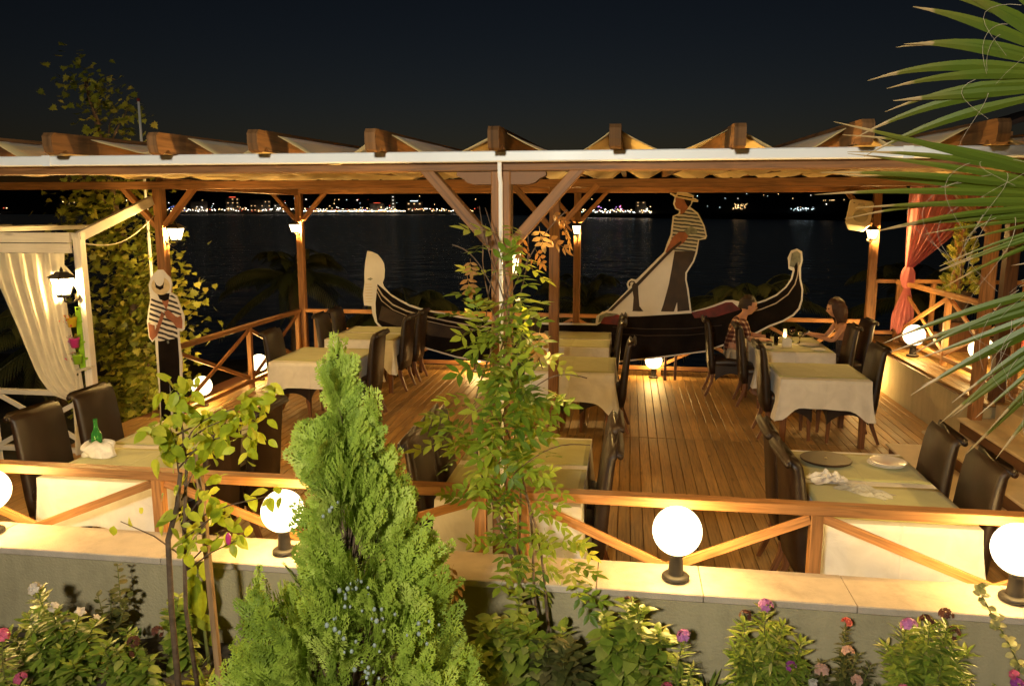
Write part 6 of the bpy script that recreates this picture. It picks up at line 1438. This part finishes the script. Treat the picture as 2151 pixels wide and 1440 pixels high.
bush('phlox_bush', 'wide phlox bush with lilac flower and several dark seed heads', (1.41, 3.62, 0.07), [(-0.08, 0, 0.50), (0.02, 0, 0.54), (0.10, 0, 0.54), (0.13, 0, 0.48), (-0.16, 0, 0.42), (0.20, 0, 0.42), (-0.1, -0.08, 0.38), (0.05, -0.1, 0.40), (0.15, -0.1, 0.34), (-0.02, -0.12, 0.32), (0.0, 0.06, 0.5)], 'bush_leaf', LANCE, 0.085,
     [F('petal_lilac', 1.33, 3.58, 0.62, 0.028, 12, 0.017), F('seed_head', 1.41, 3.60, 0.64, 0.025, 14, 0.011, 'seed_head'), F('seed_head', 1.50, 3.62, 0.67, 0.025, 14, 0.011, 'seed_head'), F('seed_head', 1.53, 3.60, 0.59, 0.026, 14, 0.011, 'seed_head'), F('petal_pink', 1.30, 3.50, 0.35, 0.016, 6, 0.015)], 'bush', G, whorl=3)
bush('purple_flowers', 'purple and pink flowers in the corner of the bed under the palm', (1.80, 3.60, 0.07), sp(6, 0.08, 0.06, 0.18, 0.32), 'bush_leaf', LANCE, 0.05, [F('petal_pink', 1.79, 3.56, 0.43, 0.014, 6, 0.014), F('petal_purple', 1.80, 3.55, 0.395, 0.018, 8, 0.015)], 'flower')
tr2 = thing('trailing_shoot', 'arching shoot with pale rounded leaves reaching up to the coping near the palm', 'plant', (1.88, 3.66, 0.07)); f_ = MB(); st = MB()
pts = [Vector((0, 0, 0.1)), Vector((-0.03, -0.01, 0.36)), Vector((-0.10, -0.01, 0.49)), Vector((-0.17, -0.01, 0.60)), Vector((-0.21, 0.02, 0.68)), Vector((-0.20, 0.05, 0.73))]; st.tube(pts, 0.004, 5)
V_, D_, S_ = [], [], []
for i in range(70):
    t = random.random() * 4.99; j = int(t); q = pts[j].lerp(pts[j + 1], t - j); V_.append(tuple(q)); D_.append((random.gauss(0, 1), random.gauss(-0.3, 1), random.gauss(0.1, 0.5))); S_.append(random.uniform(0.03, 0.05))
f_.inst(*ROUND, frames(D_, np.stack([rng.normal(0, 0.3, 70), rng.normal(-0.4, 0.3, 70), np.ones(70)], 1), S_), np.array(V_), rng.random(70)); f_.build('leaves', 'pale_leaf', tr2); st.build('stem', 'stem_green', tr2)
def tuft(label, loc, n_, size, mat='bush_leaf'):
    o = thing('grass_tuft', label, 'plant', loc); f_ = MB(); a = rng.uniform(0, 6.28, n_); f_.inst(*GRASSY, frames(np.stack([np.cos(a), np.sin(a), rng.uniform(0.4, 1.6, n_)], 1), np.tile([0, 0, 1.0], (n_, 1)), rng.uniform(0.6, 1.1, n_) * size), np.zeros((n_, 3)), rng.random(n_)); f_.build('blades', mat, o)
tuft('spiky dark green tuft beside the tall pink phlox stem', (0.44, 3.66, 0.08), 30, 0.20); tuft('spiky tuft at the foot of the two stakes', (-2.10, 3.42, 0.08), 26, 0.16, 'sapling_leaf'); tuft('small tuft with yellow bud at the foot of the lilac bush', (0.52, 3.5, 0.08), 18, 0.13)
rk = MB(); rk.ball((0, 0, 0), 1, 20, 14)
rk.v = [Vector((v[0] * 0.13, v[1] * 0.09, v[2] * 0.11)) * (1 + 0.25 * mnoise.noise(Vector(v) * 1.7) + 0.1 * mnoise.noise(Vector(v) * 5)) for v in rk.v]
o = rk.build('boulder', 'stone_brown', None, smooth=True); o.location = (1.66, 3.70, 0.15); tag(o, 'rounded brown stone at the wall foot behind the wide phlox bush', 'stone')
# low ground cover filling the bed
gc = MB(); k = 2600; gx = rng.uniform(-4.2, 2.4, k); gy = rng.uniform(2.7, 3.76, k); keepm = (mask := np.array([mnoise.noise(Vector((x * 1.7, y * 1.7, 9))) > (-0.08 if x < -1.6 else 0.10) for x, y in zip(gx, gy)])); gx, gy = gx[keepm], gy[keepm]; k = len(gx)
gc.inst(*LEAF, frames(np.stack([rng.normal(0, 1, k), rng.normal(0, 1, k), rng.uniform(0.2, 0.9, k)], 1), np.tile([0, 0, 1.0], (k, 1)), rng.uniform(0.03, 0.07, k)), np.stack([gx, gy, [bedz(x, y) + random.uniform(0, 0.06) for x, y in zip(gx, gy)]], 1), rng.random(k))
tag(gc.build('ground_cover', 'bush_leaf'), 'low mixed leaves covering the soil of the flower bed', 'ground cover', kind='stuff')

# ---- fan palm beside the viewer
fp_ = thing('fan_palm', 'fan palm with long split blades and curling threads reaching in from the side', 'palm', (1.82, 2.35, 0.06))
O = Vector((1.82, 2.35, 0.06))
def fan(hub, rad, a0, a1, n_, droop, tilt, seed, low=1.0):
    r_ = random.Random(seed); m_ = MB(); th = MB(); hub = Vector(hub) - O
    Ux, Uz, Nn = Vector((-1, 0.10 * tilt, 0)), Vector((0, -0.25, 1)).normalized(), Vector((0, -1, 0.1)).normalized()
    da = (a1 - a0) / n_
    for i in range(n_):
        a = R(a0 + da * (i + 0.5)) + r_.uniform(-0.012, 0.012); L_ = rad * r_.uniform(0.9, 1.06) * (1 if a > R(2) else low + (1 - low) * max(0, 1 + (math.degrees(a) - 2) / 12)); d = Ux * math.cos(a) + Uz * math.sin(a); sd = (-Ux * math.sin(a) + Uz * math.cos(a))
        dr = droop * r_.uniform(0.6, 1.6); K = 12; b = len(m_.v); sw = r_.uniform(-0.05, 0.05); ny = r_.uniform(-0.05, 0.05); split = r_.uniform(0.45, 0.58)
        for j in range(K + 1):
            t = j / K; q = hub + d * (L_ * t) + Vector((0, 0, -dr * t ** 3.2)) + sd * (sw * t ** 2.5) + Nn * (ny * t * t)
            w_ = L_ * t * R(da) * 0.62 if t < split else L_ * split * R(da) * 0.62 * (1 - ((t - split) / (1 - split)) ** 1.5) ** 1.0
            w_ = max(w_, 0.0006)
            for s, zf in ((-1, 0), (0, 0.45), (1, 0)): m_.v.append(q + sd * (w_ * s) + Nn * (w_ * zf))
        for j in range(K):
            for c_ in (0, 1):
                p_ = b + j * 3 + c_; m_.face((p_, p_ + 1, p_ + 4, p_ + 3), [(j / K, 0.4), (j / K, 0.6), ((j + 1) / K, 0.6), ((j + 1) / K, 0.4)])
        if r_.random() < 0.6:                                   # loose thread from the cleft, hanging and curling
            q = hub + d * (L_ * split * 1.0) + sd * (L_ * split * R(da) * 0.5); pts = []; le = r_.uniform(0.08, 0.26); cu = r_.uniform(-0.09, 0.09)
            for j in range(10):
                t = j / 9; pts.append(q + d * (le * 0.45 * math.sin(t * 2.2)) + Vector((cu * math.sin(t * 3.5), -0.02 * t, -le * t ** 1.4)))
            th.tube(pts, [0.0006 * (1 - 0.6 * j / 9) for j in range(10)], 4)
    lf = m_.build('frond', 'palm_blade', fp_, smooth=False); th.build('threads', 'palm_thread', lf)
fan((1.24, 2.32, 2.84), 0.57, -10, 60, 16, 0.05, 1, 1)
fan((1.34, 2.26, 2.53), 0.84, -20, 19, 18, 0.03, -1, 2, 0.62)
fan((1.33, 2.20, 2.37), 0.62, -112, -13, 26, 0.02, 1, 3, 1.0)
fan((1.52, 2.30, 2.42), 0.50, -70, 14, 20, 0.03, 1, 6, 0.9)
fan((2.35, 2.4, 2.75), 0.75, 60, 250, 24, 0.08, 1, 4)
fan((2.2, 2.7, 2.2), 0.75, 120, 260, 20, 0.1, 1, 5)
for hb in ((1.52, 2.30, 2.42), (1.24, 2.32, 2.84), (1.34, 2.26, 2.53), (1.33, 2.20, 2.37), (2.35, 2.4, 2.75), (2.2, 2.7, 2.2)):
    A = Vector((0, 0, 2.15)); B = Vector(hb) - O; MB().sweep([A, A.lerp(B, 0.5) + Vector((0, 0, 0.06)), B], [0.018, 0.014, 0.010], [0.010, 0.008, 0.006], (0, 0, 1), 0.4).build('leaf_stalk', 'stem_green', fp_)
MB().tube([(0, 0, 0), (0.01, 0, 0.4), (0.0, 0.01, 1.2), (-0.01, 0, 2.0), (0, 0, 2.3)], [0.17, 0.13, 0.11, 0.12, 0.08], 16).build('trunk', 'bark', fp_, smooth=True)

# ---- broad leaved tree behind the white pergola
tt_ = thing('plane_tree', 'tall slender tree with lobed yellow green leaves behind the white pergola', 'tree', (-6.55, 9.6, -0.65))
O2 = np.array([-6.55, 9.6, -0.65]); V_, D_, S_, RN = [], [], [], []
blobs = [(-7.10, 9.7, 4.30, 0.22, 0.28, 34), (-6.95, 9.7, 4.02, 0.28, 0.28, 50), (-6.75, 9.7, 3.72, 0.26, 0.28, 48), (-6.48, 9.7, 3.85, 0.16, 0.2, 22), (-6.8, 9.7, 3.35, 0.4, 0.35, 60), (-7.3, 9.7, 3.1, 0.25, 0.15, 22), (-6.9, 9.7, 2.85, 0.5, 0.35, 110),
         (-7.1, 9.6, 2.4, 0.45, 0.35, 150), (-6.6, 9.6, 2.3, 0.5, 0.4, 150), (-6.6, 9.5, 1.9, 0.6, 0.35, 190), (-6.3, 9.5, 1.5, 0.55, 0.35, 210), (-6.6, 9.5, 1.1, 0.6, 0.35, 200), (-6.1, 9.4, 1.0, 0.40, 0.35, 150), (-6.5, 9.4, 0.6, 0.6, 0.35, 220), (-6.2, 9.3, 0.2, 0.5, 0.3, 200), (-6.7, 9.3, 0.0, 0.5, 0.3, 160), (-6.4, 9.2, -0.25, 0.5, 0.2, 120), (-5.62, 9.0, 1.45, 0.16, 0.28, 34), (-5.70, 9.1, 1.85, 0.12, 0.2, 16), (-5.65, 9.1, 0.75, 0.15, 0.25, 26), (-5.75, 9.1, 2.25, 0.08, 0.1, 5)]
tb = MB(); tb.tube([(0, 0, 0), (0.05, 0, 1.2), (-0.1, 0.02, 2.4), (-0.25, 0.05, 3.6), (-0.5, 0.08, 4.9)], [0.10, 0.08, 0.06, 0.04, 0.012], 10)
for x, y, z, r_, rz, n_ in blobs:
    for _ in range(int(n_ * 1.7)):
        V_.append((x + random.gauss(0, r_ * 0.55), y + random.gauss(0, 0.25), z + random.gauss(0, rz * 0.6))); D_.append((random.gauss(0, 0.8), random.gauss(-0.25, 0.6), random.uniform(-0.8, 0.15))); S_.append(random.uniform(0.06, 0.125))
    t = max(0.1, min(0.95, (z + 0.65 - 0.4) / 4.9)); px_ = -0.5 * max(0, t - 0.3); tb.tube([(px_, 0.03, t * 4.6), ((x + 6.55 + px_) / 2, 0.02, (t * 4.6 + z + 0.65) / 2), (x + 6.55, y - 9.6, z + 0.65)], [0.022, 0.014, 0.005], 6)
k = len(V_); f_ = MB(); f_.inst(*MAPLE, frames(D_, np.stack([rng.normal(0, 0.5, k), rng.normal(-0.6, 0.5, k), np.ones(k)], 1), S_), np.array(V_) - O2, np.clip(rng.normal(0.45, 0.3, k), 0, 1)); f_.build('crown', 'tree_leaf', tt_); tb.build('trunk', 'bark', tt_, smooth=True)

# ---- dark palms on the shore below the deck
def shore_palm(loc, h_, label, n_=26, ln_=1.7, seed=0):
    r_ = random.Random(seed); o = thing('shore_palm', label, 'palm', loc, 0, 'palms on the shore'); m_ = MB(); fr_ = MB()
    m_.tube([(0, 0, 0), (0.05, 0, h_ * 0.5), (0, 0, h_)], [0.17, 0.14, 0.13], 10); m_.build('trunk', 'bark', o, smooth=True)
    for i in range(n_):
        a = i * 2.4 + r_.uniform(-0.2, 0.2); el = r_.uniform(-0.2, 1.25); d = Vector((math.cos(a) * math.cos(el), math.sin(a) * math.cos(el), math.sin(el))); pts = [Vector((0, 0, h_)) + d * (ln_ * t) - Vector((0, 0, 0.55 * ln_ * t * t)) for t in [j / 10 for j in range(11)]]
        V_, D_, S_ = [], [], []
        for j in range(1, 30):
            t = j / 30 * 10; q = pts[int(t)].lerp(pts[min(10, int(t) + 1)], t - int(t)); ax = (pts[min(10, int(t) + 1)] - pts[int(t)]).normalized(); sd = ax.cross(Vector((0, 0, 1)))
            sd = sd.normalized() if sd.length > 0.01 else Vector((1, 0, 0))
            for s in (1, -1): V_.append(tuple(q)); D_.append(tuple(ax * 0.8 + sd * s - Vector((0, 0, 0.3)))); S_.append(0.42 * (1 - 0.5 * abs(j / 30 - 0.4)))
        fr_.inst(*GRASSY, frames(D_, [(0, 0, 1)] * len(D_), S_), np.array(V_), [r_.random()] * len(V_)); fr_.tube(pts, [0.02 * (1 - 0.08 * j) for j in range(11)], 4)
    fr_.build('crown', 'dark_palm_leaf', o)
shore_palm((-7.6, 17.0, -1.4), 2.4, 'dark palm on the shore behind the far corner post', seed=1); shore_palm((-4.6, 16.0, -1.3), 1.6, 'dark low palm on the shore behind the gondola stern', 22, 1.5, 2)
shore_palm((-0.9, 17.5, -1.5), 1.9, 'dark palm on the shore behind the middle far post', 24, 1.8, 3); shore_palm((2.4, 16.0, -1.3), 1.9, 'dark palm on the shore behind the gondolier', 24, 1.9, 4)
shore_palm((5.6, 16.5, -1.4), 2.2, 'dark palm on the shore beyond the raised terrace', 24, 1.8, 5); shore_palm((-9.4, 11.5, -0.9), 1.3, 'dark palm beside the white pergola curtain', 22, 1.5, 6)
